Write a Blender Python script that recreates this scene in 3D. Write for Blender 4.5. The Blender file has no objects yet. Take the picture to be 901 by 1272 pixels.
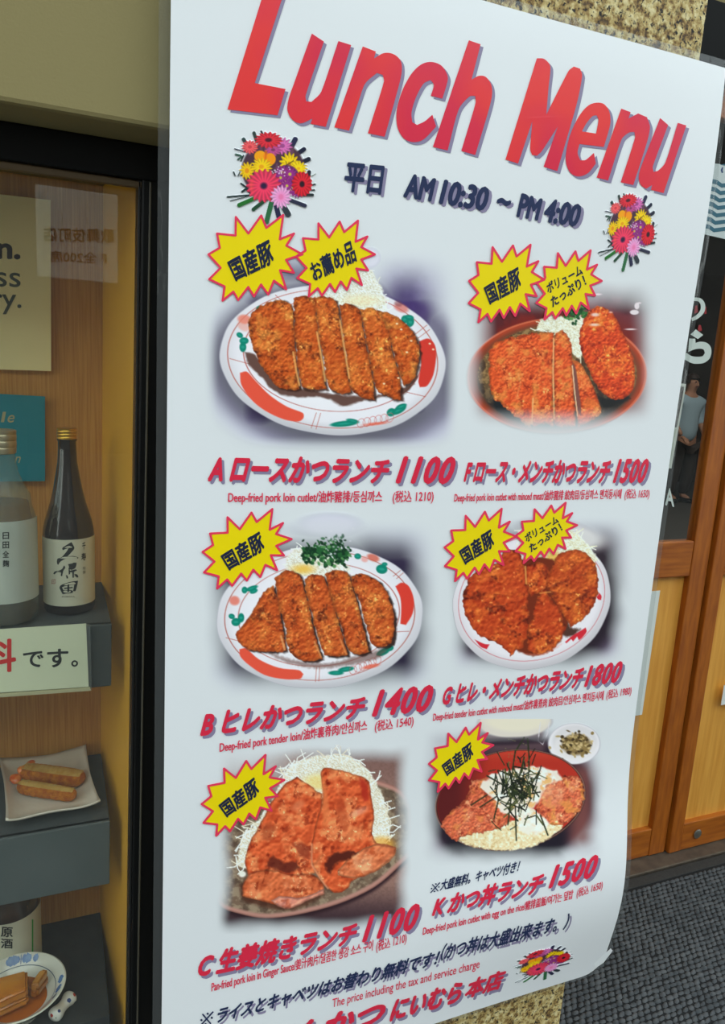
import bpy, bmesh, math, random
import numpy as np
from mathutils import Vector, Matrix
from mathutils.geometry import tessellate_polygon
random.seed(4)
SC = bpy.context.scene
COL = SC.collection
# ------------------------------------------------------------------ camera
EYE = 1.5                                    # eye height, metres; the camera stands over the world origin
F = 925.0; CX, CY = 450.5, 636.0             # focal length and centre for a 901 x 1272 frame
def _d(p): return np.array([p[0]-CX, p[1]-CY, F])
_h = _d((2670, 590)); _h /= np.linalg.norm(_h)
_v = _d((160, 5400)); _v -= _h*_h.dot(_v); _v /= np.linalg.norm(_v)
_n = np.cross(_h, _v)
ROT = np.array([_h, _n, -_v])                # camera (right, down, forward) -> world (x right, y into the facade, z up)
cam = bpy.data.cameras.new('camera'); camo = bpy.data.objects.new('camera', cam); COL.objects.link(camo)
cam.sensor_width = 36; cam.lens = 36*F/1272.0; cam.clip_start = 0.05; cam.clip_end = 200
M = Matrix.Identity(4)
for i in range(3):
    M[i][0] = ROT[i][0]; M[i][1] = -ROT[i][1]; M[i][2] = -ROT[i][2]
M[2][3] = EYE
camo.matrix_world = M
SC.camera = camo
# ------------------------------------------------------------------ sky, exposure
SC.view_settings.view_transform = 'Standard'; SC.view_settings.look = 'None'
SC.view_settings.gamma = 1; SC.view_settings.use_curve_mapping = False
SC.view_settings.exposure = 0.08
SC.cycles.filter_glossy = 0.0
w = bpy.data.worlds.new('sky'); SC.world = w; w.use_nodes = True
nt = w.node_tree; bg = nt.nodes['Background']
tc = nt.nodes.new('ShaderNodeTexCoord'); sx = nt.nodes.new('ShaderNodeSeparateXYZ'); cr = nt.nodes.new('ShaderNodeValToRGB')
nt.links.new(tc.outputs['Generated'], sx.inputs[0]); nt.links.new(sx.outputs['Z'], cr.inputs[0]); nt.links.new(cr.outputs[0], bg.inputs[0])
cr.color_ramp.elements[0].position = 0.0; cr.color_ramp.elements[0].color = (0.96, 1.02, 1.0, 1)
cr.color_ramp.elements[1].position = 0.7; cr.color_ramp.elements[1].color = (0.80, 0.94, 1.0, 1)
bg.inputs[1].default_value = 2.6
# ------------------------------------------------------------------ unprojection onto real planes
def ray(px, py):
    px = np.asarray(px, float); py = np.asarray(py, float)
    v = np.stack([px-CX, py-CY, np.full(px.shape, F)], -1)
    return v @ ROT.T
def onY(px, py, Y):
    r = ray(px, py); p = r*(Y/r[..., 1:2]); p[..., 2] += EYE; return p
def onZ(px, py, Z):
    r = ray(px, py); p = r*((Z-EYE)/r[..., 2:3]); p[..., 2] += EYE; return p
def V(p): return Vector([float(a) for a in p])
# ------------------------------------------------------------------ helpers
def lin(c):
    c = np.asarray(c, float)/255.0
    return np.where(c <= 0.04045, c/12.92, ((c+0.055)/1.055)**2.4)
def tag(o, label=None, cat=None, group=None, kind=None):
    if label: o['label'] = label
    if cat: o['category'] = cat
    if group: o['group'] = group
    if kind: o['kind'] = kind
    return o
def link(name, me, mat=None, parent=None, smooth=False):
    o = bpy.data.objects.new(name, me); COL.objects.link(o)
    if mat is not None: me.materials.append(mat)
    if smooth: me.polygons.foreach_set('use_smooth', [True]*len(me.polygons))
    if parent is not None: o.parent = parent; o.matrix_parent_inverse = parent.matrix_basis.inverted()
    return o
def empty(name, loc, label, cat, group=None):
    o = bpy.data.objects.new(name, None); COL.objects.link(o); o.location = loc; o.empty_display_size = .05
    return tag(o, label, cat, group)
def mesh(name, verts, faces):
    me = bpy.data.meshes.new(name); me.from_pydata([tuple(map(float, v)) for v in verts], [], faces); me.update(); return me
class MB:
    def __init__(s): s.bm = bmesh.new()
    def box(s, x0, x1, y0, y1, z0, z1, bev=0):
        r = bmesh.ops.create_cube(s.bm, size=1)
        for v in r['verts']:
            v.co = Vector(((x0+x1)/2+v.co.x*(x1-x0), (y0+y1)/2+v.co.y*(y1-y0), (z0+z1)/2+v.co.z*(z1-z0)))
        if bev:
            es = list({e for v in r['verts'] for e in v.link_edges})
            bmesh.ops.bevel(s.bm, geom=es, offset=bev, segments=2, affect='EDGES', profile=.5)
        return s
    def lathe(s, prof, n=48, c=(0, 0, 0), a0=0, a1=2*math.pi):
        full = abs(a1-a0-2*math.pi) < 1e-6; k = n if full else n+1
        rings = []
        for r, z in prof:
            rings.append([s.bm.verts.new((c[0]+r*math.cos(a0+(a1-a0)*i/n), c[1]+r*math.sin(a0+(a1-a0)*i/n), c[2]+z)) for i in range(k)])
        for a, b in zip(rings, rings[1:]):
            for i in range(n):
                j = (i+1) % k
                s.bm.faces.new((a[i], a[j], b[j], b[i]))
        return s
    def prism(s, pts, d):
        a = [s.bm.verts.new(p) for p in pts]; b = [s.bm.verts.new(Vector(p)+Vector(d)) for p in pts]
        n = len(a); s.bm.faces.new(a); s.bm.faces.new(b[::-1])
        for i in range(n): s.bm.faces.new((a[i], b[i], b[(i+1) % n], a[(i+1) % n]))
        return s
    def out(s, name, mat, parent=None, smooth=False, xf=None):
        bmesh.ops.recalc_face_normals(s.bm, faces=s.bm.faces)
        if xf:
            for v in s.bm.verts: v.co = xf(v.co)
        me = bpy.data.meshes.new(name); s.bm.to_mesh(me); s.bm.free()
        o = link(name, me, mat, parent, smooth)
        if smooth:
            me.set_sharp_from_angle(angle=math.radians(40))
        return o
# ------------------------------------------------------------------ materials
def mat(name, col, rough=.6, metal=0, spec=.5, coat=0, noise=None, bump=None, emis=None, alpha=None, stretch=(1, 1, 1), trans=0):
    """noise=(scale, colour2, detail) mixes a second colour; bump=(scale, strength)"""
    m = bpy.data.materials.new(name); m.use_nodes = True; t = m.node_tree; b = t.nodes['Principled BSDF']
    b.inputs['Base Color'].default_value = (*lin(col), 1)
    b.inputs['Roughness'].default_value = rough; b.inputs['Metallic'].default_value = metal
    b.inputs['Specular IOR Level'].default_value = spec; b.inputs['Coat Weight'].default_value = coat
    if trans: b.inputs['Transmission Weight'].default_value = trans
    if alpha is not None: b.inputs['Alpha'].default_value = alpha
    if noise or bump:
        tcn = t.nodes.new('ShaderNodeTexCoord'); mp = t.nodes.new('ShaderNodeMapping'); mp.inputs['Scale'].default_value = stretch
        t.links.new(tcn.outputs['Object'], mp.inputs[0])
    if noise:
        nz = t.nodes.new('ShaderNodeTexNoise'); nz.inputs['Scale'].default_value = noise[0]; nz.inputs['Detail'].default_value = noise[2] if len(noise) > 2 else 4
        t.links.new(mp.outputs[0], nz.inputs['Vector'])
        rp = t.nodes.new('ShaderNodeValToRGB'); rp.color_ramp.elements[0].position = .35; rp.color_ramp.elements[1].position = .65
        rp.color_ramp.elements[0].color = (*lin(col), 1); rp.color_ramp.elements[1].color = (*lin(noise[1]), 1)
        t.links.new(nz.outputs[0], rp.inputs[0]); t.links.new(rp.outputs[0], b.inputs['Base Color'])
    if bump:
        nb = t.nodes.new('ShaderNodeTexNoise'); nb.inputs['Scale'].default_value = bump[0]; nb.inputs['Detail'].default_value = 5
        t.links.new(mp.outputs[0], nb.inputs['Vector'])
        bp = t.nodes.new('ShaderNodeBump'); bp.inputs['Strength'].default_value = bump[1]; bp.inputs['Distance'].default_value = .01
        t.links.new(nb.outputs[0], bp.inputs['Height']); t.links.new(bp.outputs[0], b.inputs['Normal'])
    if emis:
        b.inputs['Emission Color'].default_value = (*lin(emis[0]), 1); b.inputs['Emission Strength'].default_value = emis[1]
    return m
def glass_mat(name, tint=(1, 1, 1), rough=0.0, film=0.0, ior=1.5, refl=1.0):
    """thin pane: clear, with a Fresnel reflection from both faces, optionally a thin milky film"""
    m = bpy.data.materials.new(name); m.use_nodes = True; t = m.node_tree
    for n_ in list(t.nodes): t.nodes.remove(n_)
    o = t.nodes.new('ShaderNodeOutputMaterial'); mx = t.nodes.new('ShaderNodeMixShader'); tr = t.nodes.new('ShaderNodeBsdfTransparent')
    gl = t.nodes.new('ShaderNodeBsdfGlossy'); fr = t.nodes.new('ShaderNodeLayerWeight'); fr.inputs[0].default_value = .5; pw = t.nodes.new('ShaderNodeMath'); pw.operation = 'POWER'; pw.inputs[1].default_value = 5; mu = t.nodes.new('ShaderNodeMath'); mu.operation = 'MULTIPLY_ADD'
    tr.inputs[0].default_value = (*tint, 1); gl.inputs['Roughness'].default_value = rough; mu.inputs[1].default_value = .96*refl; mu.inputs[2].default_value = .04*refl
    # Schlick's Fresnel, alike on both sides of the thin pane
    t.links.new(fr.outputs['Facing'], pw.inputs[0]); t.links.new(pw.outputs[0], mu.inputs[0]); mu.use_clamp = True
    t.links.new(mu.outputs[0], mx.inputs[0]); t.links.new(gl.outputs[0], mx.inputs[2])
    if film:
        df = t.nodes.new('ShaderNodeBsdfDiffuse'); df.inputs[0].default_value = (.8, .82, .8, 1); m2 = t.nodes.new('ShaderNodeMixShader'); m2.inputs[0].default_value = film
        t.links.new(tr.outputs[0], m2.inputs[1]); t.links.new(df.outputs[0], m2.inputs[2]); t.links.new(m2.outputs[0], mx.inputs[1])
    else: t.links.new(tr.outputs[0], mx.inputs[1])
    t.links.new(mx.outputs[0], o.inputs[0]); return m
def granite():
    m = bpy.data.materials.new('granite'); m.use_nodes = True; t = m.node_tree; b = t.nodes['Principled BSDF']
    tcn = t.nodes.new('ShaderNodeTexCoord')
    def nz(scale, det, stops, dist=0.0):
        n1 = t.nodes.new('ShaderNodeTexNoise'); n1.inputs['Scale'].default_value = scale; n1.inputs['Detail'].default_value = det; n1.inputs['Roughness'].default_value = .6; n1.inputs['Distortion'].default_value = dist
        t.links.new(tcn.outputs['Object'], n1.inputs['Vector']); r = t.nodes.new('ShaderNodeValToRGB'); e = r.color_ramp.elements
        while len(e) < len(stops): e.new(.5)
        for k, (p, c) in enumerate(stops): e[k].position = p; e[k].color = (*lin(c), 1)
        t.links.new(n1.outputs[0], r.inputs[0]); return n1, r
    n1, a = nz(95, 3, [(.33, (78, 54, 24)), (.42, (140, 108, 54)), (.53, (188, 164, 104)), (.68, (216, 200, 150))])
    n2, k = nz(150, 2, [(.36, (38, 30, 24)), (.43, (255, 255, 255))], .4)
    n3, g = nz(70, 2, [(.6, (255, 255, 255)), (.68, (150, 148, 140))])
    m1 = t.nodes.new('ShaderNodeMix'); m1.data_type = 'RGBA'; m1.blend_type = 'MULTIPLY'; m1.inputs[0].default_value = 1
    m2 = t.nodes.new('ShaderNodeMix'); m2.data_type = 'RGBA'; m2.blend_type = 'MULTIPLY'; m2.inputs[0].default_value = .8
    t.links.new(a.outputs[0], m1.inputs[6]); t.links.new(k.outputs[0], m1.inputs[7]); t.links.new(m1.outputs[2], m2.inputs[6]); t.links.new(g.outputs[0], m2.inputs[7])
    t.links.new(m2.outputs[2], b.inputs['Base Color']); b.inputs['Roughness'].default_value = .75
    bp = t.nodes.new('ShaderNodeBump'); bp.inputs['Strength'].default_value = .5; bp.inputs['Distance'].default_value = .004
    t.links.new(n1.outputs[0], bp.inputs['Height']); t.links.new(bp.outputs[0], b.inputs['Normal']); return m
PAPER = 0.80
def print_mat():
    m = bpy.data.materials.new('printed_inks'); m.use_nodes = True; t = m.node_tree; b = t.nodes['Principled BSDF']
    a = t.nodes.new('ShaderNodeAttribute'); a.attribute_name = 'Col'
    t.links.new(a.outputs['Color'], b.inputs['Base Color']); b.inputs['Roughness'].default_value = .35; b.inputs['Specular IOR Level'].default_value = .35
    return m
M_PRINT = print_mat()
PAPER_SEEN = lin((210, 219, 222))
def ink(c): return np.clip(lin(c)*PAPER/PAPER_SEEN, 0, 1)      # ink colour that reads as c on this paper in this light
_inkm = {}
def inkm(c, name='ink'):
    if c not in _inkm:
        m = bpy.data.materials.new(name); m.use_nodes = True; b = m.node_tree.nodes['Principled BSDF']
        b.inputs['Base Color'].default_value = (*[float(x) for x in ink(c)], 1); b.inputs['Roughness'].default_value = .35; b.inputs['Specular IOR Level'].default_value = .35
        _inkm[c] = m
    return _inkm[c]
OLIVE = mat('olive_plaster', (134, 121, 78), .9, bump=(300, .08))
BLACK = mat('black_metal', (7, 7, 7), .4, spec=.25)
BLACK2 = mat('dark_bead_metal', (26, 25, 23), .3, spec=.5)
STONE = granite()
WOODBACK = mat('warm_wood_panel', (204, 146, 62), .6, noise=(26, (182, 122, 46), 6), stretch=(14, 14, .35))
YELLOW = mat('yellow_laminate', (222, 164, 44), .5, noise=(3, (212, 154, 38), 2))
SLATE = mat('dark_slate_board', (70, 74, 74), .7, noise=(18, (60, 64, 64), 5))
DOORWOOD = mat('door_wood', (178, 98, 20), .5, noise=(9, (148, 74, 12), 6), stretch=(1, 1, 9))
DOORWOODV = mat('door_wood_upright', (176, 96, 20), .5, noise=(9, (148, 74, 12), 6), stretch=(9, 9, 1))
DOORPANEL = mat('door_panel_veneer', (232, 166, 72), .5, coat=.05, noise=(7, (218, 148, 56), 6), stretch=(12, 12, .8))
WHITE = mat('white_film', (225, 228, 222), .5)
# ------------------------------------------------------------------ the setting
def struct(o): return tag(o, kind='structure')
sun = None
# street and the block opposite (only seen as reflections)
struct(MB().box(-12, 14, -12, 9.2, -.06, 0).out('floor', mat('asphalt', (84, 83, 80), .9, noise=(8, (72, 72, 71)))))
struct(MB().box(-12, 14, -12.4, -9.5, 0, 7.5).out('wall_opposite', mat('opposite_facade', (92, 88, 84), .8, noise=(.9, (60, 58, 58)))))
# plaster wall over the display case, with the underside of its opening
XL, XR = -1.6, .22
wl = MB(); wl.box(XL, XR, 1.02, 1.5, EYE+.2735, EYE+1.6, .006); struct(wl.out('wall_left', OLIVE))
cs = lambda co: Vector((co.x+.0115*(co.z-EYE), co.y, co.z))      # the case leans a hair
# pillar (its right arris is not quite plumb)
def lean(co):
    co = co.copy()
    if co.x > .6: co.x += .018*(co.z-EYE+.35)
    return co
st = MB(); st.box(.20, .966, 1.025, 1.62, 0, EYE+1.7, .004); struct(st.out('pillar', STONE, xf=lean))
# recess wall above the doors and the wall behind
GY = 1.593
struct(MB().box(.9, 4.2, GY+.03, GY+.2, EYE+.93, EYE+1.7).out('wall_above_doors', OLIVE))
struct(MB().box(2.9, 4.2, 1.0, GY+.2, 0, EYE+1.7).out('wall_right', OLIVE))
M_DARK = mat('dark_transom', (14, 14, 14), .6, spec=.1)
struct(MB().box(.9, 2.9, GY-.03, GY+.08, EYE+.76, EYE+.93).out('trim_1', M_DARK))
# steel track in front of the doors
s1 = onZ(779, 1091.5, .002); s2 = onZ(899.6, 1062, .002)
SILLY = float((s1[1]+s2[1])/2)
struct(MB().box(.97, 2.9, SILLY, GY+.12, 0, .012, .003).out('trim_2', mat('worn_steel_track', (112, 100, 86), .45, metal=.5, noise=(30, (92, 82, 72)))))
# ------------------------------------------------------------------ sliding doors
def door(name, x0, x1, y0, y1, ztop, sl, sr, zg, zp1, zp0):
    d = bpy.data.objects.new(name, None); COL.objects.link(d); d.location = (x0, y0, 0); tag(d, kind='structure')
    b = MB().box(x0, x0+sl, y0, y1, .014, ztop, .003).out('stile', DOORWOODV, d)
    b = MB().box(x1-sr, x1, y0, y1, .014, ztop, .003).out('stile', DOORWOODV, d)
    MB().box(x0+sl, x1-sr, y0+.002, y1-.002, .014, zp0, .003).out('bottom_rail', DOORWOOD, d)
    MB().box(x0+sl, x1-sr, y0+.002, y1-.002, zp1, zg, .003).out('middle_rail', DOORWOOD, d)
    MB().box(x0+sl, x1-sr, y0+.002, y1-.002, ztop-.07, ztop, .003).out('top_rail', DOORWOOD, d)
    MB().box(x0+sl, x1-sr, y0+.02, y1-.012, zp0, zp1).out('door_panel', DOORPANEL, d)
    return d
GLASS = glass_mat('clear_pane_glass', (.93, .95, .94))
ZG, ZP1, ZP0 = EYE-.445, EYE-.553, EYE-1.39
d1 = door('door_1', .93, 1.815, GY, GY+.035, EYE+.76, .07, .066, ZG, ZP1, ZP0)
pane1 = MB().box(1.0, 1.749, GY+.014, GY+.018, ZG, EYE+.69).out('glass_pane', GLASS, d1)
d2 = door('door_2', 1.822, 2.72, GY-.012, GY+.023, EYE+.76, .05, .066, ZG, ZP1, ZP0)
MB().box(1.872, 2.654, GY+.002, GY+.006, ZG, EYE+.69).out('glass_pane', GLASS, d2)
lk = onY(867, 1036, GY-.014)
lb = MB().lathe([(0, .004), (.013, .004), (.016, .002), (.016, 0)], 20)
lo = lb.out('lock_cover', mat('brushed_steel', (150, 146, 136), .35, metal=.8), d2, True, xf=lambda c: Vector((lk[0]+c.x, lk[1]-c.z+.001, lk[2]+c.y)))
struct(MB().box(1.815, 1.822, GY+.01, GY+.03, .014, EYE+.76).out('trim_3', BLACK))
# dim room behind the doors
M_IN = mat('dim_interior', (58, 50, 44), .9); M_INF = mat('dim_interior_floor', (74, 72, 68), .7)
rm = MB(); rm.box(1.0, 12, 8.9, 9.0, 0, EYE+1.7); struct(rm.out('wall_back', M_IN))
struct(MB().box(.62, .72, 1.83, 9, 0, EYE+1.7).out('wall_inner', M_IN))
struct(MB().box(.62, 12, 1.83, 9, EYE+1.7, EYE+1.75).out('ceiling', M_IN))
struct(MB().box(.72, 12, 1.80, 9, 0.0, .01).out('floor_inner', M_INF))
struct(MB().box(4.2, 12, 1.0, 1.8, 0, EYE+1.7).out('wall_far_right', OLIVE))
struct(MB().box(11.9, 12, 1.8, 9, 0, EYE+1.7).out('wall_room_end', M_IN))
# ------------------------------------------------------------------ text on any surface
def glyphs(body, res=3):
    cu = bpy.data.curves.new('t', 'FONT'); cu.body = body; cu.resolution_u = res
    if body.isdigit(): cu.space_character = 1.12
    ob = bpy.data.objects.new('t', cu); COL.objects.link(ob)
    dg = bpy.context.evaluated_depsgraph_get()
    me = bpy.data.meshes.new_from_object(ob.evaluated_get(dg))
    co = np.zeros(len(me.vertices)*3); me.vertices.foreach_get('co', co); co = co.reshape(-1, 3)[:, :2]
    fs = [tuple(p.vertices) for p in me.polygons]
    bpy.data.objects.remove(ob); bpy.data.curves.remove(cu); bpy.data.meshes.remove(me)
    return co, fs
def textuv(body, bold=0.0, shear=0.0, copies=6, res=3, xb=1.0):
    """normalised 0..1 outline of a string -> list of (uv, faces) layers"""
    co, fs = glyphs(body, res)
    co = co.copy(); co[:, 0] += shear*co[:, 1]
    offs = [(0, 0)]+([(bold*xb*math.cos(a), bold*math.sin(a)) for a in [2*math.pi*(k+.5)/copies for k in range(copies)]] if bold else [])
    L = [co+np.array(o) for o in offs]
    al = np.concatenate(L); mn = al.min(0); mx = al.max(0)
    return [(((l-mn)/(mx-mn)), fs) for l in L]
def bilin(uv, q):
    q = np.asarray(q, float); u = uv[:, :1]; v = uv[:, 1:2]       # q = BL, BR, TR, TL
    return q[0]*(1-u)*(1-v)+q[1]*u*(1-v)+q[2]*u*v+q[3]*(1-u)*v
def rowquad(bl, br, hl, hr=None):
    hr = hl if hr is None else hr
    t = lambda p, h: (p[0]+h*(p[0]-160)/(5400-p[1]), p[1]-h)
    return [bl, br, t(br, hr), t(bl, hl)]
# ------------------------------------------------------------------ the poster's real surface
PY = 1.0
def sheetY(X, Z):
    """depth of the hanging sheet at (X, Z): flat above, lower right part bellies out and its hem tucks back"""
    w_ = np.clip((X-.25)/.75, 0, 1); w_ = w_*w_*(3-2*w_)
    z = Z-EYE
    b1 = np.exp(-((z+.96)/.17)**2)*.031
    b2 = np.clip((-z-1.02)/.25, 0, 1)**2*.012
    b3 = np.exp(-((z-.32)/.2)**2)*.006
    top = np.clip((z-.44)/.12, 0, 1)**2*.004
    return PY-.002-(b1*w_)+b2*w_-b3*w_+top + .0012*np.sin(X*9+z*5)
def onSheet(px, py, lift=0.0):
    r = ray(px, py); Y = np.full(r.shape[:-1], PY)
    for _ in range(7):
        X = r[..., 0]*Y/r[..., 1]; Z = r[..., 2]*Y/r[..., 1]+EYE
        Y = sheetY(X, Z)
    Y = Y-lift
    return np.stack([r[..., 0]*Y/r[..., 1], Y, r[..., 2]*Y/r[..., 1]+EYE], -1)
def cut(verts, faces, step=16.0):
    """split long print shapes across rows so that they follow the sheet (pixel-plane coordinates)"""
    bm = bmesh.new(); vs = [bm.verts.new((x, y, 0)) for x, y in verts]
    for f in faces:
        try: bm.faces.new([vs[i] for i in f])
        except ValueError: pass
    y0, y1 = verts[:, 1].min(), verts[:, 1].max()
    y = (math.floor(y0/step)+1)*step
    while y < y1:
        bmesh.ops.bisect_plane(bm, geom=list(bm.verts)+list(bm.edges)+list(bm.faces), plane_co=(0, y, 0), plane_no=(0, 1, 0)); y += step
    bm.verts.index_update(); v2 = np.array([v.co[:2] for v in bm.verts]); f2 = [tuple(v.index for v in f.verts) for f in bm.faces]; bm.free()
    return v2, f2
LIFT = 4e-4
def flat(name, layers, color, parent, lift=LIFT, cutstep=None, surf=onSheet, m=None):
    """layers: list of (px coords, faces) -> one mesh lying on the sheet"""
    VV = []; FF = []; n = 0
    for k, (pv, fs) in enumerate(layers):
        pv = np.asarray(pv, float)
        if cutstep: pv, fs = cut(pv, fs, cutstep)
        VV.append(surf(pv[:, 0], pv[:, 1], lift+k*1.2e-5)); FF += [tuple(i+n for i in f) for f in fs]; n += len(pv)
    return link(name, mesh(name, np.concatenate(VV), FF), m or inkm(color), parent)
def smooth_poly(pts, sub=5, ang=50):
    p = [np.array(q, float) for q in pts]; n = len(p); out = []
    sharp = []
    for i in range(n):
        a = p[i]-p[i-1]; b = p[(i+1) % n]-p[i]
        d = math.degrees(abs(math.atan2(a[0]*b[1]-a[1]*b[0], a.dot(b)))); sharp.append(d > ang)
    for i in range(n):
        p0, p1, p2, p3 = p[i-1], p[i], p[(i+1) % n], p[(i+2) % n]
        t1 = (p2-p0)/2; t2 = (p3-p1)/2; L = np.linalg.norm(p2-p1)
        if sharp[i]: t1 = (p2-p1)
        if sharp[(i+1) % n]: t2 = (p2-p1)
        for t in (t1, t2):
            l = np.linalg.norm(t)
            if l > L: t *= L/l
        for k in range(sub):
            s = k/sub
            out.append((2*s**3-3*s*s+1)*p1+(s**3-2*s*s+s)*t1+(-2*s**3+3*s*s)*p2+(s**3-s*s)*t2)
    return np.array(out)
def poly(*loops):
    """outer loop and holes -> (verts, tris)"""
    L = [[Vector((float(x), float(y), 0)) for x, y in lp] for lp in loops]
    tr = tessellate_polygon(L); vs = np.concatenate([np.asarray(l, float) for l in loops]); return vs, [tuple(t) for t in tr]
# ------------------------------------------------------------------ the poster
poster = empty('menu_poster', (.57, 1.0, EYE+.3), 'tall laminated white lunch menu poster hanging on the granite pillar', 'poster')
def sheet(name, x0, x1, z0, z1, dy, m, notch=False, nx=60, nz=120):
    vs = []; fs = []
    for j in range(nz+1):
        for i in range(nx+1):
            X = x0+(x1-x0)*i/nx; Z = z0+(z1-z0)*j/nz
            R = .045                                     # bottom right corner is rounded off by the curl
            if X > x1-R and Z < z0+R:
                ax = (X-(x1-R))/R; az = ((z0+R)-Z)/R; l = math.hypot(ax, az); mxx = max(ax, az)
                if l > 0: ax, az = ax*mxx/l, az*mxx/l
                X = x1-R+ax*R; Z = z0+R-az*R
            vs.append((X, float(sheetY(X, Z))+dy, Z))
    for j in range(nz):
        for i in range(nx):
            a = j*(nx+1)+i; fs.append((a, a+1, a+nx+2, a+nx+1))
    return link(name, mesh(name, vs, fs), m, poster, True)
M_PAPER = mat('poster_paper', (255, 255, 255), .35, spec=.35)
M_PAPER.node_tree.nodes['Principled BSDF'].inputs['Base Color'].default_value = (PAPER, PAPER, PAPER, 1)
PX0, PX1, PZ0, PZ1 = .1405, 1.0085, EYE-1.172, EYE+.503
sheet('paper_sheet', PX0, PX1, PZ0, PZ1, 0, M_PAPER)
M_LAM = glass_mat('laminate_film', (.84, .86, .86), .1, film=.05, refl=.9)
_t = M_LAM.node_tree; _n = _t.nodes.new('ShaderNodeTexNoise'); _n.inputs['Scale'].default_value = 22; _b = _t.nodes.new('ShaderNodeBump'); _b.inputs['Strength'].default_value = .8; _b.inputs['Distance'].default_value = .006
_c = _t.nodes.new('ShaderNodeTexCoord'); _m = _t.nodes.new('ShaderNodeMapping'); _m.inputs['Scale'].default_value = (2, 1, .5)
_t.links.new(_c.outputs['Object'], _m.inputs[0]); _t.links.new(_m.outputs[0], _n.inputs['Vector']); _t.links.new(_n.outputs[0], _b.inputs['Height'])
_t.links.new(_b.outputs[0], [n for n in _t.nodes if n.type == 'BSDF_GLOSSY'][0].inputs['Normal'])
sheet('laminate_margin', PX0-.0135, PX1+.0125, PZ0-.009, PZ1+.012, .0012, M_LAM)
# a strip of clear tape at the lower right corner
tq = [(759, 1178), (761.5, 1181), (750, 1196), (741, 1202), (738, 1197)]
flat('tape_strip', [poly(tq)], (216, 226, 228), poster, 2e-4)
RED = (203, 38, 66); SHADOW = (128, 124, 152); NAVY = (32, 44, 78); REDTXT = (205, 50, 78)
# --- title letters, traced as printed
def c1(pts): return [(270+x/3.0033, y/3.0033) for x, y in pts]
def c2(pts): return [(560+x/3.0033, 30+y/3.0033) for x, y in pts]
TITLE = [
 [c1([(202,-120),(279,-120),(140,310),(255,332),(225,430),(38,408)])],
 [c1([(353,125),(398,155),(330,355),(332,378),(352,380),(388,342),(452,153),(500,168),(405,473),(348,462),(355,442),(312,460),(280,446),(262,412),(266,370),(285,315)])],
 [c1([(543,173),(592,192),(585,218),(622,198),(658,202),(685,228),(688,272),(672,340),(625,510),(562,497),(622,305),(618,280),(596,272),(560,302),(545,325),(492,487),(437,475)])],
 [c1([(800,231),(838,246),(860,285),(855,320),(840,368),(797,357),(808,318),(796,298),(770,312),(742,362),(725,420),(728,456),(746,466),(775,452),(803,428),(817,472),(770,520),(732,530),(695,515),(672,472),(670,412),(690,340),(725,275),(762,240)])],
 [c2([(68,60),(112,75),(78,207),(105,193),(130,196),(150,222),(155,258),(145,310),(92,488),(40,473),(93,295),(92,268),(70,270),(30,318),(-11,471),(-66,458)])],
 [c2([(322,127),(350,130),(372,158),(366,230),(357,338),(440,175),(460,158),(483,166),(491,192),(470,300),(398,548),(347,532),(400,382),(340,474),(322,491),(304,488),(297,465),(305,362),(252,520),(205,505)])],
 [c2([(545,293),(572,298),(592,325),(596,372),(572,458),(481,447),(474,480),(484,508),(505,506),(535,480),(542,520),(512,556),(475,568),(445,552),(430,510),(436,450),(455,390),(485,335),(515,303)]), c2([(545,340),(552,358),(543,408),(490,400),(508,368),(530,343)])],
 [c2([(637,315),(672,328),(664,352),(700,333),(733,347),(744,385),(730,450),(682,600),(635,590),(688,425),(686,402),(665,405),(638,430),(588,583),(545,572)])],
 [c2([(782,350),(812,376),(755,530),(757,551),(775,546),(802,515),(848,368),(880,378),(795,630),(748,618),(752,600),(730,614),(710,600),(702,575),(708,540)])],
]
lay = []
for g in TITLE: lay.append(poly(*[smooth_poly(l, 5, 48) for l in g]))
flat('title_shadow', [(v+np.array([3.6, 3.6]), f) for v, f in lay], SHADOW, poster, LIFT, 12)
def title_mat():
    m = bpy.data.materials.new('title_ink'); m.use_nodes = True; t = m.node_tree; b = t.nodes['Principled BSDF']
    tcn = t.nodes.new('ShaderNodeTexCoord'); nz = t.nodes.new('ShaderNodeTexNoise'); nz.inputs['Scale'].default_value = 7; nz.inputs['Detail'].default_value = 2
    r = t.nodes.new('ShaderNodeValToRGB'); r.color_ramp.elements[0].position = .4; r.color_ramp.elements[1].position = .62
    r.color_ramp.elements[0].color = (*ink((200, 34, 64)), 1); r.color_ramp.elements[1].color = (*ink((214, 50, 50)), 1)  # two mottled reds in the ink imitate uneven glare on the letters
    t.links.new(tcn.outputs['Object'], nz.inputs['Vector']); t.links.new(nz.outputs[0], r.inputs[0]); t.links.new(r.outputs[0], b.inputs['Base Color'])
    b.inputs['Roughness'].default_value = .3; return m
flat('title_lettering', lay, RED, poster, LIFT*1.6, 12, m=title_mat())
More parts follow.
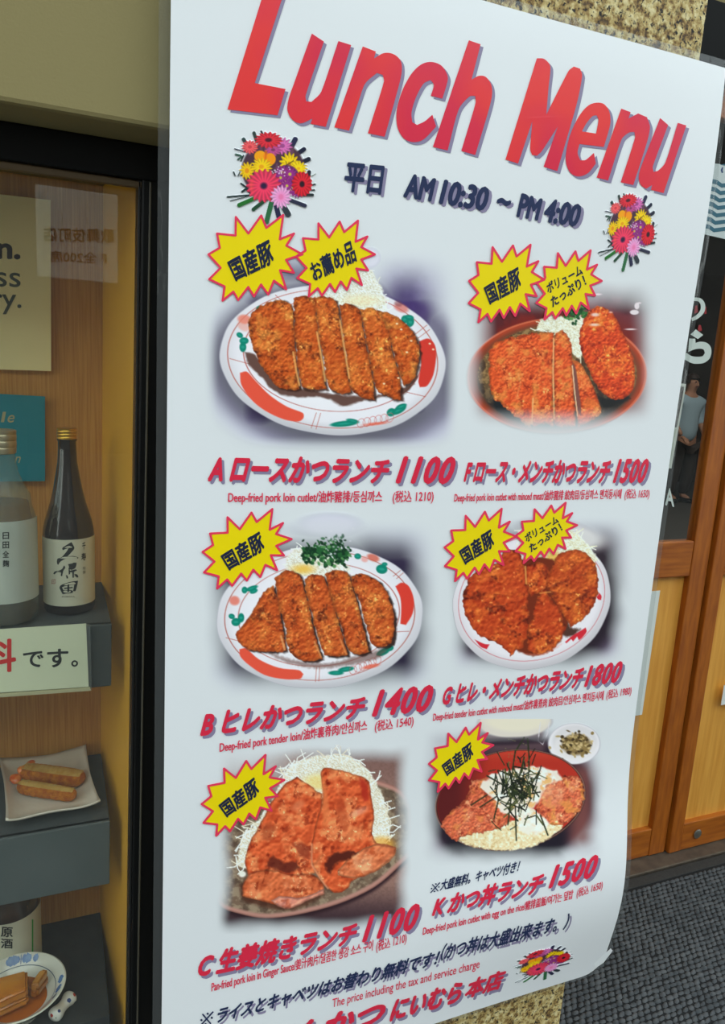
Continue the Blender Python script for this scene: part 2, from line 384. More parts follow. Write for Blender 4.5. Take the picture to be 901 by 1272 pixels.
# --- printed lines
def line(body, bl, br, hl, hr=None, color=RED, bold=.03, shear=.3, shadow=(3.0, 3.4), name='printed_line', xb=1.0):
    q = rowquad(bl, br, hl, hr); L = [(bilin(uv, q), fs) for uv, fs in textuv(body, bold, shear, xb=xb)]
    o = flat(name, L, color, poster, LIFT*2)
    if shadow: flat(name+'_shadow', [(v+np.array(shadow), f) for v, f in L], SHADOW, poster, LIFT)
    return o
line('平日', (427, 238), (476, 243), 37, color=NAVY, bold=.035, shear=.12, shadow=(3.5, 3))
line('AM', (501, 245), (540, 251.5), 31, 30, NAVY, .036, .25, (3.5, 3), xb=1.4)
line('10:30', (545, 253.5), (606, 263.5), 32, 31, NAVY, .036, .25, (3.5, 3), xb=1.4)
line('~', (617, 253.5), (635, 257), 9, color=NAVY, bold=.045, shadow=(3, 3))
line('PM', (641.5, 269.5), (672, 275), 31, 28, NAVY, .036, .25, (3.5, 3), xb=1.4)
line('4:00', (675, 276), (720, 283), 31, 29, NAVY, .036, .25, (3.5, 3), xb=1.4)
def item(t1, a, b, ha, hb, price, c, d, h, sub, e, f, hs, tax, g, i, ht):
    line(t1, a, b, ha, hb, RED, .045, .35)
    line(price, c, d, h, None, RED, .038, .35, xb=1.2)
    line(sub, e, f, hs, None, REDTXT, .014, .0, None, 'printed_small_line', xb=2.2)
    line(tax, g, i, ht, None, REDTXT, .012, .0, None, 'printed_small_line', xb=1.4)
def kome(bl, h):
    x, y = bl; w_ = h*.95; sh = .2*h; L = []
    def P(u, v): return np.array([x+u*w_+v*sh, y-v*h-u*w_*.22])
    def bar(a, b, t):
        a, b = P(*a), P(*b); d = (b-a)/np.linalg.norm(b-a); n = np.array([-d[1], d[0]])*t; L.append((np.array([a-n, b-n, b+n, a+n]), [(0, 1, 2, 3)]))
    bar((.08, .05), (.92, .95), h*.055); bar((.08, .95), (.92, .05), h*.055)
    for c in ((.5, .88), (.5, .12), (.1, .5), (.9, .5)): q = P(*c); L.append((np.array([q+h*.085*np.array([math.cos(t), math.sin(t)]) for t in np.linspace(0, 2*math.pi, 8, False)]), [tuple(range(8))]))
    flat('printed_mark', L, NAVY, poster, LIFT*2)
item('A ロースかつランチ', (258, 599.5), (483, 601), 36, 31, '1100', (491.5, 601), (564, 602), 35,
     'Deep-fried pork loin cutlet/油炸豬排/등심까스', (283.3, 627), (474.4, 626.3), 17, '(税込 1210)', (487.5, 626.5), (538.3, 625.5), 17)
item('F ロース・メンチかつランチ', (576, 600), (756.5, 601), 29, 30, '1500', (761.4, 600.5), (803, 600.5), 31,
     'Deep-fried pork loin cutlet with minced meat/油炸豬排 絞肉目/등심까스 멘치동시에', (564, 626), (771.4, 621.5), 14.5, '(税込 1650)', (775.7, 621.5), (806.4, 620.5), 14)
item('B ヒレかつランチ', (248.6, 916), (453.3, 891.6), 32, 27, '1400', (462, 891), (536.6, 884), 34,
     'Deep-fried pork tender loin/油炸裏脊肉/안심까스', (272.7, 937.5), (456, 910), 16.5, '(税込 1540)', (465.4, 911), (513.5, 904), 16)
item('G ヒレ・メンチかつランチ', (549.5, 877), (723.5, 854), 26, 26, '1800', (725.7, 854), (771, 847.5), 27,
     'Deep-fried tender loin cutlet with minced meat/油炸裏脊肉 絞肉目/안심까스 멘치동시에', (537.7, 898.5), (749.3, 871.5), 14, '(税込 1980)', (753, 870.5), (784, 865), 13.5)
item('C 生姜焼きランチ', (246, 1216.5), (443, 1173), 32, 29, '1100', (449.8, 1171.6), (519.7, 1154), 33,
     'Pan-fried pork loin in Ginger Sauce/姜汁肉片/달콤한 생강 소스 구이', (262.6, 1235), (463, 1183), 16, '(税込 1210)', (467, 1184.5), (504.7, 1173.5), 16)
item('K かつ丼ランチ', (536.4, 1140.5), (674, 1110), 27, 27, '1500', (681.4, 1104.5), (740.7, 1089.5), 29,
     'Deep-fried pork loin cutlet with egg on the rice/豬排盖飯/여가는 덮밥', (525, 1164.5), (711.4, 1118.5), 14, '(税込 1650)', (716, 1117), (748.2, 1106.5), 13.5)
kome((534, 1110), 12); line('大盛無料。キャベツ付き！', (546.5, 1107), (645.5, 1083), 14, 15, NAVY, .03, .3, None)
kome((247, 1276), 17); line('ライスとキャベツはお替わり無料です！', (270, 1272), (546, 1198.5), 20, 19, NAVY, .035, .35, (2.6, 3))
line('（かつ丼は大盛出来ます。）', (547.5, 1194), (706, 1154), 21, 20, NAVY, .03, .35, (2.6, 3))
line('The price including the tax and service charge', (412.5, 1255), (595.4, 1205.5), 14, None, REDTXT, .008, 0, None, 'printed_small_line')
line('とんかつ', (325, 1313), (478, 1271), 32, 30, RED, .045, .35, (2.6, 3))
line('にいむら', (484, 1270), (573, 1244), 28, 26, RED, .05, .35, (2.6, 3))
line('本店', (577, 1242), (627, 1227), 24, 24, RED, .045, .3, (2.6, 3))
# --- starbursts
def k3(pts): return np.array([(250+x/2.8156, 260+y/2.8156) for x, y in pts])
BURST = k3([(25,158),(65,135),(55,85),(120,92),(121,27),(165,85),(210,22),(228,65),(287,20),(275,105),(325,85),(298,127),(355,158),(297,177),(325,222),(276,213),(298,280),(255,250),(235,298),(210,263),(185,305),(165,272),(130,318),(113,288),(75,320),(82,270),(28,245),(68,205)])
REF = k3([(25, 158), (355, 158), (287, 20)])
def affine(L, R, T):
    A = np.column_stack([REF, np.ones(3)]); X = np.linalg.solve(A, np.array([L, R, T], float))
    return lambda p: np.column_stack([p, np.ones(len(p))]) @ X
def burst(L, R, T, texts):
    f = affine(L, R, T); p = f(BURST); s = empty_part('starburst', poster)
    flat('yellow_fill', [poly(p)], (222, 204, 0), s, LIFT*3)
    ly = []; n = len(p); wv = 1.35
    for i in range(n):
        a, b = p[i], p[(i+1) % n]; d = (b-a)/np.linalg.norm(b-a); nn = np.array([-d[1], d[0]])*wv
        ly.append((np.array([a-nn, b-nn, b+nn, a+nn]), [(0, 1, 2, 3)]))
    ly.append((np.concatenate([np.array([q+wv*np.array([math.cos(t), math.sin(t)]) for t in np.linspace(0, 2*math.pi, 8, False)]) for q in p]), [tuple(range(8*i, 8*i+8)) for i in range(n)]))
    big = [(np.concatenate([l[0] for l in ly[:-1:2]]), [tuple(4*k+j for j in range(4)) for k in range(len(ly[:-1:2]))]),
           (np.concatenate([l[0] for l in ly[1:-1:2]]), [tuple(4*k+j for j in range(4)) for k in range(len(ly[1:-1:2]))]), ly[-1]]
    flat('red_outline', big, (214, 52, 84), s, LIFT*3.5)
    for body, q, bold in texts:
        qq = f(np.array(q)); flat('burst_lettering', [(bilin(uv, qq), fs) for uv, fs in textuv(body, bold, 0)], (26, 34, 58), s, LIFT*4)
def empty_part(name, parent):
    o = bpy.data.objects.new(name, None); COL.objects.link(o); o.parent = parent; o.matrix_parent_inverse = parent.matrix_basis.inverted(); o.location = (0, 0, 0); o.empty_display_size = .02
    return o
KOKU = [('国産豚', k3([(122, 254), (257, 190), (238, 98), (88, 182)]), .035)]
# second badge styles, given in the same reference star
fA2 = affine((368, 318.6), (466, 316), (445, 274)); fF2 = affine((667.5, 352), (748, 349), (734, 311))
def inv(f, pts):
    X = np.vstack([f(np.array([[1., 0.]]))-f(np.array([[0., 0.]])), f(np.array([[0., 1.]]))-f(np.array([[0., 0.]]))]); o = f(np.array([[0., 0.]]))
    return (np.array(pts)-o) @ np.linalg.inv(X)
OSU = [('お薦め品', inv(fA2, k3([(398, 256), (546, 182), (528, 102), (374, 190)])), .03)]
k4 = lambda pts: np.array([(560+x/3.218, 290+y/3.218) for x, y in pts])
BORY = [('ボリューム', inv(fF2, k4([(390, 243), (530, 162), (520, 122), (380, 200)])), .03), ('たっぷり！', inv(fF2, k4([(408, 298), (545, 205), (530, 165), (398, 256)])), .035)]
for a in [((259, 316), (376, 316), (352, 267), KOKU), ((368, 318.6), (466, 316), (445, 274), OSU), ((583, 349), (676.5, 347.5), (659.4, 304), KOKU),
          ((667.5, 352), (748, 349), (734, 311), BORY), ((251.7, 685.7), (362.5, 669.7), (338.4, 632.4), KOKU), ((552.5, 680), (641.5, 666.5), (623.5, 632), KOKU),
          ((641, 665.5), (717.3, 652.4), (703, 624.5), BORY), ((250.6, 998.9), (353.3, 968.9), (330, 937.7), KOKU), ((533, 949), (613, 925.6), (597.4, 897.9), KOKU)]:
    burst(*a)
# ------------------------------------------------------------------ painted print: numpy brushwork put on the sheet as ink colours
_rng = np.random.RandomState(7); _T = _rng.rand(8, 256, 256)
def vn(x, y, k=0):
    xi = np.floor(x).astype(int); yi = np.floor(y).astype(int); fx = x-xi; fy = y-yi
    fx = fx*fx*(3-2*fx); fy = fy*fy*(3-2*fy); T = _T[k % 8]; g = lambda a, b: T[a & 255, b & 255]
    return (g(xi, yi)*(1-fx)+g(xi+1, yi)*fx)*(1-fy)+(g(xi, yi+1)*(1-fx)+g(xi+1, yi+1)*fx)*fy
def fbm(x, y, s, k=0, o=4):
    v = 0; a = .5; t = 0
    for i in range(o):
        v = v+a*vn(x/s+17*i, y/s+31*i, k+i); t += a; a *= .55; s /= 2.03
    return v/t
def sm(a, b, x):
    t = np.clip((x-a)/(b-a), 0, 1); return t*t*(3-2*t)
class Art:
    """canvas in the units of a sketch frame: px = ox + U/s"""
    def __init__(s, ox, oy, sc, box, f=None, step=.78):
        s.ox, s.oy, s.sc = ox, oy, sc; x0, y0, x1, y1 = box
        s.nx = int((x1-x0)/sc/step)+1; s.ny = int((y1-y0)/sc/step)+1
        s.U, s.V = np.meshgrid(np.linspace(x0, x1, s.nx), np.linspace(y0, y1, s.ny)); s.f = f
        s.img = np.zeros(s.U.shape+(3,))+np.array([205., 212, 220]); s.A = np.zeros(s.U.shape)
    def put(s, m, c, alpha=True):
        m = np.clip(m, 0, 1)[..., None]; c = np.asarray(c, float); s.img = s.img*(1-m)+c*m
        if alpha: s.A = np.maximum(s.A, m[..., 0])
    def dist(s, pts, rough=0, rs=8, k=0):
        """signed distance to a closed outline, positive inside"""
        U = s.U+(fbm(s.U, s.V, rs, k, 2)-.5)*rough*2 if rough else s.U; V_ = s.V+(fbm(s.U, s.V, rs, k+3, 2)-.5)*rough*2 if rough else s.V
        p = np.asarray(pts, float); ins = np.zeros(U.shape, bool); dm = np.full(U.shape, 1e9)
        for a, b in zip(p, np.roll(p, -1, 0)):
            d = b-a; L = d.dot(d)+1e-9; t = np.clip(((U-a[0])*d[0]+(V_-a[1])*d[1])/L, 0, 1)
            dm = np.minimum(dm, (U-a[0]-t*d[0])**2+(V_-a[1]-t*d[1])**2)
            c = (a[1] > V_) != (b[1] > V_)
            if abs(d[1]) > 1e-9: ins ^= c & (U < a[0]+(V_-a[1])*d[0]/d[1])
        return np.sqrt(dm)*np.where(ins, 1, -1)
    def poly(s, pts, c, blur=2.5, rough=0, rs=8, op=1, smooth=True, k=0, alpha=True):
        d = s.dist(smooth_poly(pts, 4, 70) if smooth else pts, rough, rs, k); s.put(sm(-blur, blur, d)*op, c, alpha); return d
    def er(s, cx, cy, rx, ry, rot=0):
        a = math.radians(rot); x = (s.U-cx)*math.cos(a)+(s.V-cy)*math.sin(a); y = -(s.U-cx)*math.sin(a)+(s.V-cy)*math.cos(a)
        return np.sqrt((x/rx)**2+(y/ry)**2), np.arctan2(y/ry, x/rx)
    def ell(s, cx, cy, rx, ry, c, rot=0, blur=2.5, op=1, alpha=True):
        r, _ = s.er(cx, cy, rx, ry, rot); b = blur/min(rx, ry); s.put(sm(1+b, 1-b, r)*op, c, alpha); return r
    def ring(s, cx, cy, rx, ry, w_, c, rot=0, op=1):
        r, t = s.er(cx, cy, rx, ry, rot); d = np.abs(r-1)*min(rx, ry); s.put(sm(w_+1.5, w_-1, d)*op, c, False)
    def stroke(s, pts, w_, c, op=1, taper=False, blur=1.5, alpha=True):
        dm = np.full(s.U.shape, 1e9); p = np.asarray(pts, float)
        for a, b in zip(p[:-1], p[1:]):
            d = b-a; L = d.dot(d)+1e-9; t = np.clip(((s.U-a[0])*d[0]+(s.V-a[1])*d[1])/L, 0, 1)
            dm = np.minimum(dm, (s.U-a[0]-t*d[0])**2+(s.V-a[1]-t*d[1])**2)
        s.put(sm(w_/2+blur, max(w_/2-blur*.4, 0), np.sqrt(dm))*op, c, alpha)
    def crumb(s, pts, base=(196, 92, 34), light=(236, 152, 66), dark=(104, 44, 14), rough=5, rs=13, side=None, k=0, gold=0, g=1.0):
        """a breaded, fried surface; returns its distance field"""
        d = s.dist(smooth_poly(pts, 4, 60), rough, rs, k)
        U, V_ = s.U, s.V; base, light, dark = map(lambda q: np.array(q, float), (base, light, dark))
        a = .55*fbm(U, V_, 60*g, k, 3)+.45*fbm(U, V_, 24*g, k+2, 3); b = .5*fbm(U+40, V_, 12*g, k+1, 3)+.5*fbm(U+90, V_, 34*g, k+6, 2); e = vn(U/5.5/g, V_/5.5/g, k+2); e2 = vn(U/9/g+9, V_/8/g, k+4)
        # relief: light comes from the upper left in the print
        h = .7*b+.3*e2; gy = np.gradient(h, axis=0)+np.gradient(h, axis=1)*.6
        sh = np.clip(-gy*9, -1, 1)
        c = base+(light-base)*np.clip((a-.46)*3.6+(e-.5)*.55, 0, 1)[..., None]
        c = c+(dark-c)*np.clip((.47-b)*4.2+(.34-e)*.7, 0, .85)[..., None]
        c = c+sh[..., None]*np.array([36, 30, 18])
        hl = sm(.84, 1.0, e*.6+e2*.5+(a-.5)*.5); c = c+hl[..., None]*np.array([44, 64, 46])
        if gold:
            gm = sm(.52, .72, fbm(U, V_, 34, k+5, 3))*gold; c = c*(1-gm[..., None])+np.array([226, 160, 74])*gm[..., None]
        ed = sm(14, 0, d); c = c*(1-.2*ed[..., None])
        s.put(sm(-2, 2, d), np.clip(c, 0, 255)); return d
    def meat(s, pts, base, light, dark, k=0, rough=3):
        d = s.dist(smooth_poly(pts, 4, 60), rough, 22, k); U, V_ = s.U, s.V
        a = fbm(U, V_, 60, k, 4); b = fbm(U*1.1+V_*.3, V_, 26, k+1, 4); base, light, dark = map(lambda q: np.array(q, float), (base, light, dark))
        c = base+(light-base)*sm(.44, .64, a)[..., None]; c = c+(dark-c)*(.8*sm(.40, .22, b))[..., None]
        h = fbm(U, V_, 44, k+2, 3); g = np.gradient(h, axis=0)+.5*np.gradient(h, axis=1); c = c-g[..., None]*np.array([560, 480, 330])
        hl = sm(.66, .8, fbm(U, V_, 9, k+3, 3))*sm(.45, .6, a); c = c+hl[..., None]*np.array([40, 70, 60])
        c = c*(1-.3*sm(10, 0, d)[..., None]); s.put(sm(-2, 2, d), np.clip(c, 0, 255)); return d
    def shreds(s, pts, n, L, c0=(232, 232, 208), c1=(250, 252, 238), w_=2.6, seed=0):
        r = random.Random(seed); q = smooth_poly(pts, 3); x0, y0 = q.min(0); x1, y1 = q.max(0); cen = q.mean(0)
        d = s.dist(q, 6, 16); s.put(sm(-5, 5, d), np.array(c0)*.97)
        tex = vn((s.U+s.V*.6)/5, (s.V-s.U*.5)/2.6, 2); s.put(sm(-5, 5, d)*sm(.35, .8, tex), c1); s.put(sm(-5, 5, d)*sm(.4, .1, tex)*.55, np.array([190, 186, 150.]))
        for i in range(n):
            t = q[r.randrange(len(q))]; a = math.atan2(t[1]-cen[1], t[0]-cen[0])+r.uniform(-1.3, 1.3); l = r.uniform(.3, 1)*L; b = a+r.uniform(-.9, .9)
            p1 = t-np.array([math.cos(a), math.sin(a)])*l*.5; p2 = p1+np.array([math.cos(a), math.sin(a)])*l*.7; p3 = p2+np.array([math.cos(b), math.sin(b)])*l*.5
            s.stroke([p1, p2, p3], w_, c1 if r.random() < .6 else c0)
    def vignette(s, x0, y0, x1, y1, fade, wob=0):
        U, V_ = s.U, s.V; w_ = (fbm(U, V_, 140, 5, 2)-.5)*wob
        dx = np.minimum(U-x0, x1-U)+w_; dy = np.minimum(V_-y0, y1-V_)+w_
        return sm(0, fade, dx)*sm(0, fade, dy)
    def done(s, name, parent, lift=LIFT*.7, label=None):
        px = s.ox+s.U/s.sc; py = s.oy+s.V/s.sc
        if s.f: q = s.f(np.column_stack([px.ravel(), py.ravel()])); px = q[:, 0].reshape(s.U.shape); py = q[:, 1].reshape(s.U.shape)
        a = np.clip(s.A, 0, 1); P = onSheet(px, py, 4e-5+(lift-4e-5)*np.clip(a*6, 0, 1))
        col = ink(np.clip(s.img, 2, 252))*a[..., None]+PAPER*(1-a[..., None])
        idx = np.arange(s.nx*s.ny).reshape(s.ny, s.nx); q = np.stack([idx[:-1, :-1], idx[:-1, 1:], idx[1:, 1:], idx[1:, :-1]], -1).reshape(-1, 4)
        keep = a.ravel()[q].max(1) > .012; q = q[keep]; used = np.unique(q); mp = np.zeros(s.nx*s.ny, int); mp[used] = np.arange(len(used)); q = mp[q]
        me = bpy.data.meshes.new(name); n = len(q); co = P.reshape(-1, 3)[used]
        me.vertices.add(len(co)); me.vertices.foreach_set('co', co.astype('f').ravel()); me.loops.add(4*n); me.loops.foreach_set('vertex_index', q.astype('i').ravel())
        me.polygons.add(n); me.polygons.foreach_set('loop_start', np.arange(0, 4*n, 4, dtype='i')); me.update(calc_edges=True)
        at = me.color_attributes.new('Col', 'FLOAT_COLOR', 'POINT'); cc = np.ones((len(co), 4), 'f'); cc[:, :3] = col.reshape(-1, 3)[used]; at.data.foreach_set('color', cc.ravel())
        o = link(name, me, M_PRINT, parent)
        if label: o['label'] = label
        return o
PLATE = (226, 229, 236); RIM = (150, 70, 60); PRED = (224, 84, 62); TEAL = (0, 128, 108)
def plate_shade(a, cx, cy, rx, ry, rot, base=PLATE):
    r, t = a.er(cx, cy, rx, ry, rot); w_ = r+.0035*np.sin(t*12)
    c = np.zeros(a.U.shape+(3,))+np.array(base, float); c = c*(1-.16*sm(.8, 1, r)[..., None]*(.5+.5*np.sin(t))[..., None]); c = c+np.array([10, 10, 8])*sm(1, .3, r)[..., None]
    a.put(sm(1+2.5/ry, 1-2.5/ry, w_), np.clip(c, 0, 255)); return r, t
# ---- A: sliced loin cutlet on a painted oval plate
a = Art(250, 260, 2.8156, (5, 130, 905, 850))
a.img[:] = (176, 176, 204)
d_, _ = a.er(470, 540, 440, 290, 4)
a.img = a.img+(np.array([50, 42, 70])-a.img)*(sm(1.2, .86, d_))[..., None]
a.A = np.maximum(a.vignette(70, 200, 905, 835, 130, 60)*(.35+.65*sm(1.28, .98, d_)), .85*sm(1.3, 1.0, a.er(480, 560, 420, 285, 4)[0])*a.vignette(5, 200, 905, 850, 60))
m_ = a.vignette(520, 120, 915, 640, 190)*sm(480, 680, a.U); a.put(m_*.95, (82, 64, 124)); a.put(m_*sm(.4, .7, fbm(a.U, a.V, 90, 2))*.5, (52, 34, 88), False); a.put(a.vignette(700, 300, 910, 760, 120)*.7, (98, 92, 120))
a.put(a.vignette(200, 120, 460, 330, 110)*.8, (60, 50, 90))
r, t = plate_shade(a, 460, 527, 396, 262, 5)
a.ring(460, 523, 396*.93, 262*.92, 1, (176, 80, 66), 5, .8); a.ring(460, 512, 396*.79, 262*.74, 1, (170, 74, 62), 5, .8)
a.poly([(136, 572), (160, 568), (190, 600), (240, 650), (300, 690), (355, 712), (358, 730), (340, 742), (290, 735), (225, 705), (175, 665), (140, 612)], PRED, 2.5)
a.poly([(762, 462), (795, 452), (818, 475), (822, 520), (812, 580), (790, 618), (765, 622), (760, 600), (770, 540)], (206, 56, 44), 2.5)
for cx, cy, rx, ry, ro in [(205, 350, 13, 13, 0), (135, 440, 12, 9, 30), (150, 460, 16, 12, 0), (146, 482, 12, 17, 0), (712, 385, 12, 14, 0), (732, 395, 13, 17, 20), (728, 378, 16, 9, 10), (500, 750, 48, 10, -5), (530, 740, 22, 7, 10), (665, 710, 16, 14, -30), (692, 702, 28, 12, -28), (700, 690, 20, 9, -20)]:
    a.ell(cx, cy, rx, ry, TEAL, ro, 2); a.ell(cx, cy, rx*.5, ry*.3, (60, 168, 150), ro, 2, .6, False)
a.ell(152, 385, 24, 16, (228, 120, 96), 10, 5, .8); a.ell(700, 345, 26, 14, (206, 100, 90), 20, 5, .7); a.ell(690, 330, 14, 10, (120, 60, 70), 20, 4, .5)
for k in range(6): a.ring(560+k*20, 748-k*4, 13, 16, .6, (196, 100, 96), 20, .8)
a.ell(610, 750, 40, 5, (226, 100, 76), -6, 3, .8); a.ell(148, 410, 22, 14, (226, 140, 120), 30, 5, .5)
for x0, y0, x1, y1 in [(403, 712, 385, 765), (418, 713, 402, 768), (100, 522, 165, 540), (745, 440, 790, 405), (760, 450, 800, 420), (720, 640, 785, 655), (260, 300, 280, 318)]: a.stroke([(x0, y0), (x1, y1)], 1.4, (178, 84, 70), .8)
a.shreds([(470, 330), (380, 300), (400, 270), (470, 240), (540, 215), (590, 215), (620, 250), (640, 300), (650, 350), (600, 360), (540, 345)], 26, 40, (226, 230, 214), (246, 250, 242), 2.4, 1)
a.ell(590, 170, 36, 34, (226, 230, 240), 0, 10, .8); a.ell(560, 320, 60, 20, (240, 220, 160), 0, 14, .5)
a.poly([(152, 500), (190, 510), (260, 600), (340, 625), (500, 650), (600, 655), (700, 625), (745, 610), (712, 645), (640, 655), (560, 672), (495, 690), (440, 660), (330, 655), (262, 640), (215, 590), (165, 540)], (74, 42, 32), 5, 5, 20, .85)
PB = dict(base=(190, 84, 30), light=(228, 140, 62), dark=(96, 38, 16))
A_P = [[(165, 395), (185, 355), (235, 325), (285, 316), (315, 335), (322, 400), (328, 480), (336, 560), (345, 628), (310, 632), (270, 622), (230, 575), (200, 530), (175, 460)],
 [(325, 312), (360, 300), (395, 320), (402, 380), (412, 450), (424, 540), (438, 628), (400, 632), (350, 622), (340, 560), (332, 480), (324, 400)],
 [(392, 308), (430, 302), (470, 320), (484, 370), (492, 440), (508, 540), (524, 638), (490, 645), (445, 620), (432, 545), (415, 450), (402, 370)],
 [(484, 335), (520, 330), (556, 352), (566, 420), (580, 490), (598, 570), (608, 668), (570, 660), (524, 628), (512, 540), (498, 450)],
 [(556, 350), (600, 345), (640, 385), (660, 440), (668, 500), (690, 570), (702, 668), (670, 662), (614, 628), (598, 560), (578, 470), (566, 400)],
 [(615, 352), (670, 368), (720, 405), (752, 450), (765, 500), (755, 560), (740, 600), (708, 618), (692, 570), (672, 495), (655, 430), (635, 385)]]
for k, p in enumerate(A_P):
    a.poly([(x+7, y+6) for x, y in p], (46, 22, 14), 5, 4, 14, .85); a.crumb(p, k=k, gold=.4 if k in (0, 5) else .15, **PB)
for p in [[(322, 500), (332, 560), (344, 615)], [(405, 430), (418, 500), (434, 600)], [(486, 390), (500, 480), (518, 590)]]: a.stroke(p, 5, (234, 176, 104), .75, blur=3)
for x, y in [(700, 420), (735, 460), (690, 590), (640, 610), (800, 470), (812, 490), (685, 400), (720, 500)]: a.ell(x, y, 4, 3, (255, 240, 200), 0, 2, .9)
a.done('food_photo', poster, label='printed picture of a sliced loin cutlet on an oval plate with red and green painting')
# ---- F: loin and minced cutlet in an earthen dish
a = Art(560, 290, 3.218, (38, 190, 860, 810))
r0, _ = a.er(425, 570, 355, 225, 0)
a.img[:] = (112, 62, 78); a.img = a.img+(np.array([116, 28, 22])-a.img)*sm(1.5, 1.0, r0)[..., None]
m_ = sm(500, 820, a.U)*sm(450, 250, a.V); a.put(m_*.8, (96, 34, 40), False); a.put(sm(.5, .75, fbm(a.U, a.V, 90, 3))*.5, (58, 26, 36), False)
a.A = a.vignette(38, 175, 858, 805, 150, 40); a.A *= .45+.55*sm(38, 190, a.U)
a.A *= 1-.9*sm(700, 800, a.V)
r, t = a.er(425, 570, 362, 232, -2); a.put(sm(1.02, .98, r), (168, 62, 34)); a.put(sm(.97, .90, r)*.8, (112, 58, 38), False); a.ring(425, 568, 356, 228, 3, (214, 118, 84), -2, .7)
m_ = sm(.9, .86, r); a.put(m_, (108, 84, 52)); a.put(m_*sm(.45, .6, fbm(a.U, a.V, 9, 1)), (150, 120, 76)); a.put(m_*sm(.55, .4, fbm(a.U, a.V, 30, 4))*.7, (52, 34, 24), False)
a.put(sm(.93, .86, r)*sm(560, 700, a.V)*.55, (30, 34, 44), False)
a.shreds([(345, 385), (360, 345), (420, 330), (480, 340), (530, 330), (540, 420), (520, 500), (480, 470), (420, 400)], 18, 40, (228, 230, 200), (246, 248, 232), 2.4, 2)
for i in range(60):
    x = random.gauss(505, 30); y = random.gauss(318, 18); a.ell(x, y, random.uniform(5, 10), random.uniform(4, 8), random.choice([(20, 66, 34), (44, 110, 50), (26, 84, 44), (90, 150, 80)]), 0, 2)
a.poly([(170, 660), (270, 700), (300, 760), (240, 740), (180, 700)], (24, 30, 34), 6, 3)
PF = dict(base=(214, 84, 38), light=(240, 140, 74), dark=(140, 40, 16))
a.crumb([(155, 480), (175, 440), (230, 415), (300, 405), (370, 392), (410, 400), (412, 480), (410, 600), (415, 770), (370, 760), (320, 770), (270, 740), (210, 690), (160, 640)], rough=9, gold=.5, **PF, k=1)
a.crumb([(418, 400), (450, 385), (480, 430), (488, 520), (495, 640), (500, 770), (450, 775), (415, 765), (412, 600), (412, 480)], rough=6, gold=.5, **PF, k=2)
a.crumb([(488, 500), (520, 520), (560, 590), (600, 690), (598, 720), (560, 750), (510, 775), (500, 700), (495, 600)], rough=4, gold=.3, **PF, k=3)
a.poly([(488, 515), (500, 540), (512, 620), (522, 700), (520, 730), (505, 700), (492, 600)], (120, 74, 66), 3); a.stroke([(487, 530), (497, 640), (508, 730)], 4, (240, 210, 170), .8)
a.stroke([(412, 420), (410, 560), (414, 740)], 4, (240, 190, 130), .8, blur=3); a.stroke([(330, 660), (325, 760)], 4, (240, 190, 130), .7, blur=3); a.stroke([(270, 560), (280, 600), (262, 660)], 4, (240, 180, 110), .4, blur=4)
a.poly([(585, 650), (640, 660), (700, 640), (720, 660), (660, 690), (610, 700)], (22, 26, 28), 8, 3, op=.9)
a.crumb([(560, 305), (600, 290), (640, 310), (668, 350), (690, 400), (715, 450), (735, 530), (735, 600), (715, 645), (660, 665), (610, 640), (575, 590), (545, 530), (520, 460), (515, 400), (535, 345)], rough=4, rs=10, base=(204, 66, 26), light=(236, 126, 50), dark=(140, 34, 14), k=4)
for x, y, w1, h1 in [(578, 325, 16, 7), (575, 365, 18, 5), (640, 315, 6, 3)]: a.ell(x, y, w1, h1, (250, 220, 214), 0, 4, .85)
for x, y, w1, h1 in [(745, 290, 10, 14), (735, 315, 18, 10), (720, 383, 22, 3), (590, 243, 16, 4), (755, 278, 8, 4), (45, 470, 8, 12), (30, 593, 9, 4), (50, 490, 5, 5)]: a.ell(x, y, w1, h1, (240, 236, 240) if x > 300 else (232, 196, 150), 0, 2, .9)
a.A *= a.vignette(38, 120, 852, 1200, 100)*(1-.92*sm(690, 800, a.V))
a.done('food_photo', poster, label='printed picture of loin and minced cutlets in a reddish earthen dish')
# ---- B: tender loin with parsley
a = Art(240, 620, 2.8156, (15, 30, 868, 700))
d_, _ = a.er(445, 420, 420, 300, 0); a.img[:] = (168, 170, 200); a.img = a.img+(np.array([42, 36, 58])-a.img)*sm(1.2, .84, d_)[..., None]
a.A = np.maximum(a.vignette(30, 90, 866, 695, 130, 30)*(.3+.7*sm(1.3, .95, d_)), 0); a.A *= 1-.75*sm(350, 120, a.U)*sm(330, 120, a.V)
m_ = a.vignette(480, 60, 866, 430, 150); a.put(m_*.95, (48, 40, 66))
a.ell(478, 90, 105, 38, (222, 224, 236), 0, 16, .7)
plate_shade(a, 443, 412, 362, 250, -4)
a.ring(443, 408, 362*.92, 250*.9, 1, (170, 76, 62), -4, .8); a.ring(440, 404, 362*.78, 250*.72, 1, (170, 74, 62), -4, .7)
a.poly([(162, 525), (185, 522), (230, 560), (300, 590), (370, 598), (386, 612), (375, 628), (320, 630), (250, 615), (195, 580), (165, 550)], PRED, 2.5)
a.poly([(708, 305), (730, 292), (755, 305), (772, 350), (768, 400), (745, 440), (725, 436), (728, 390), (725, 345)], (214, 62, 48), 2.5)
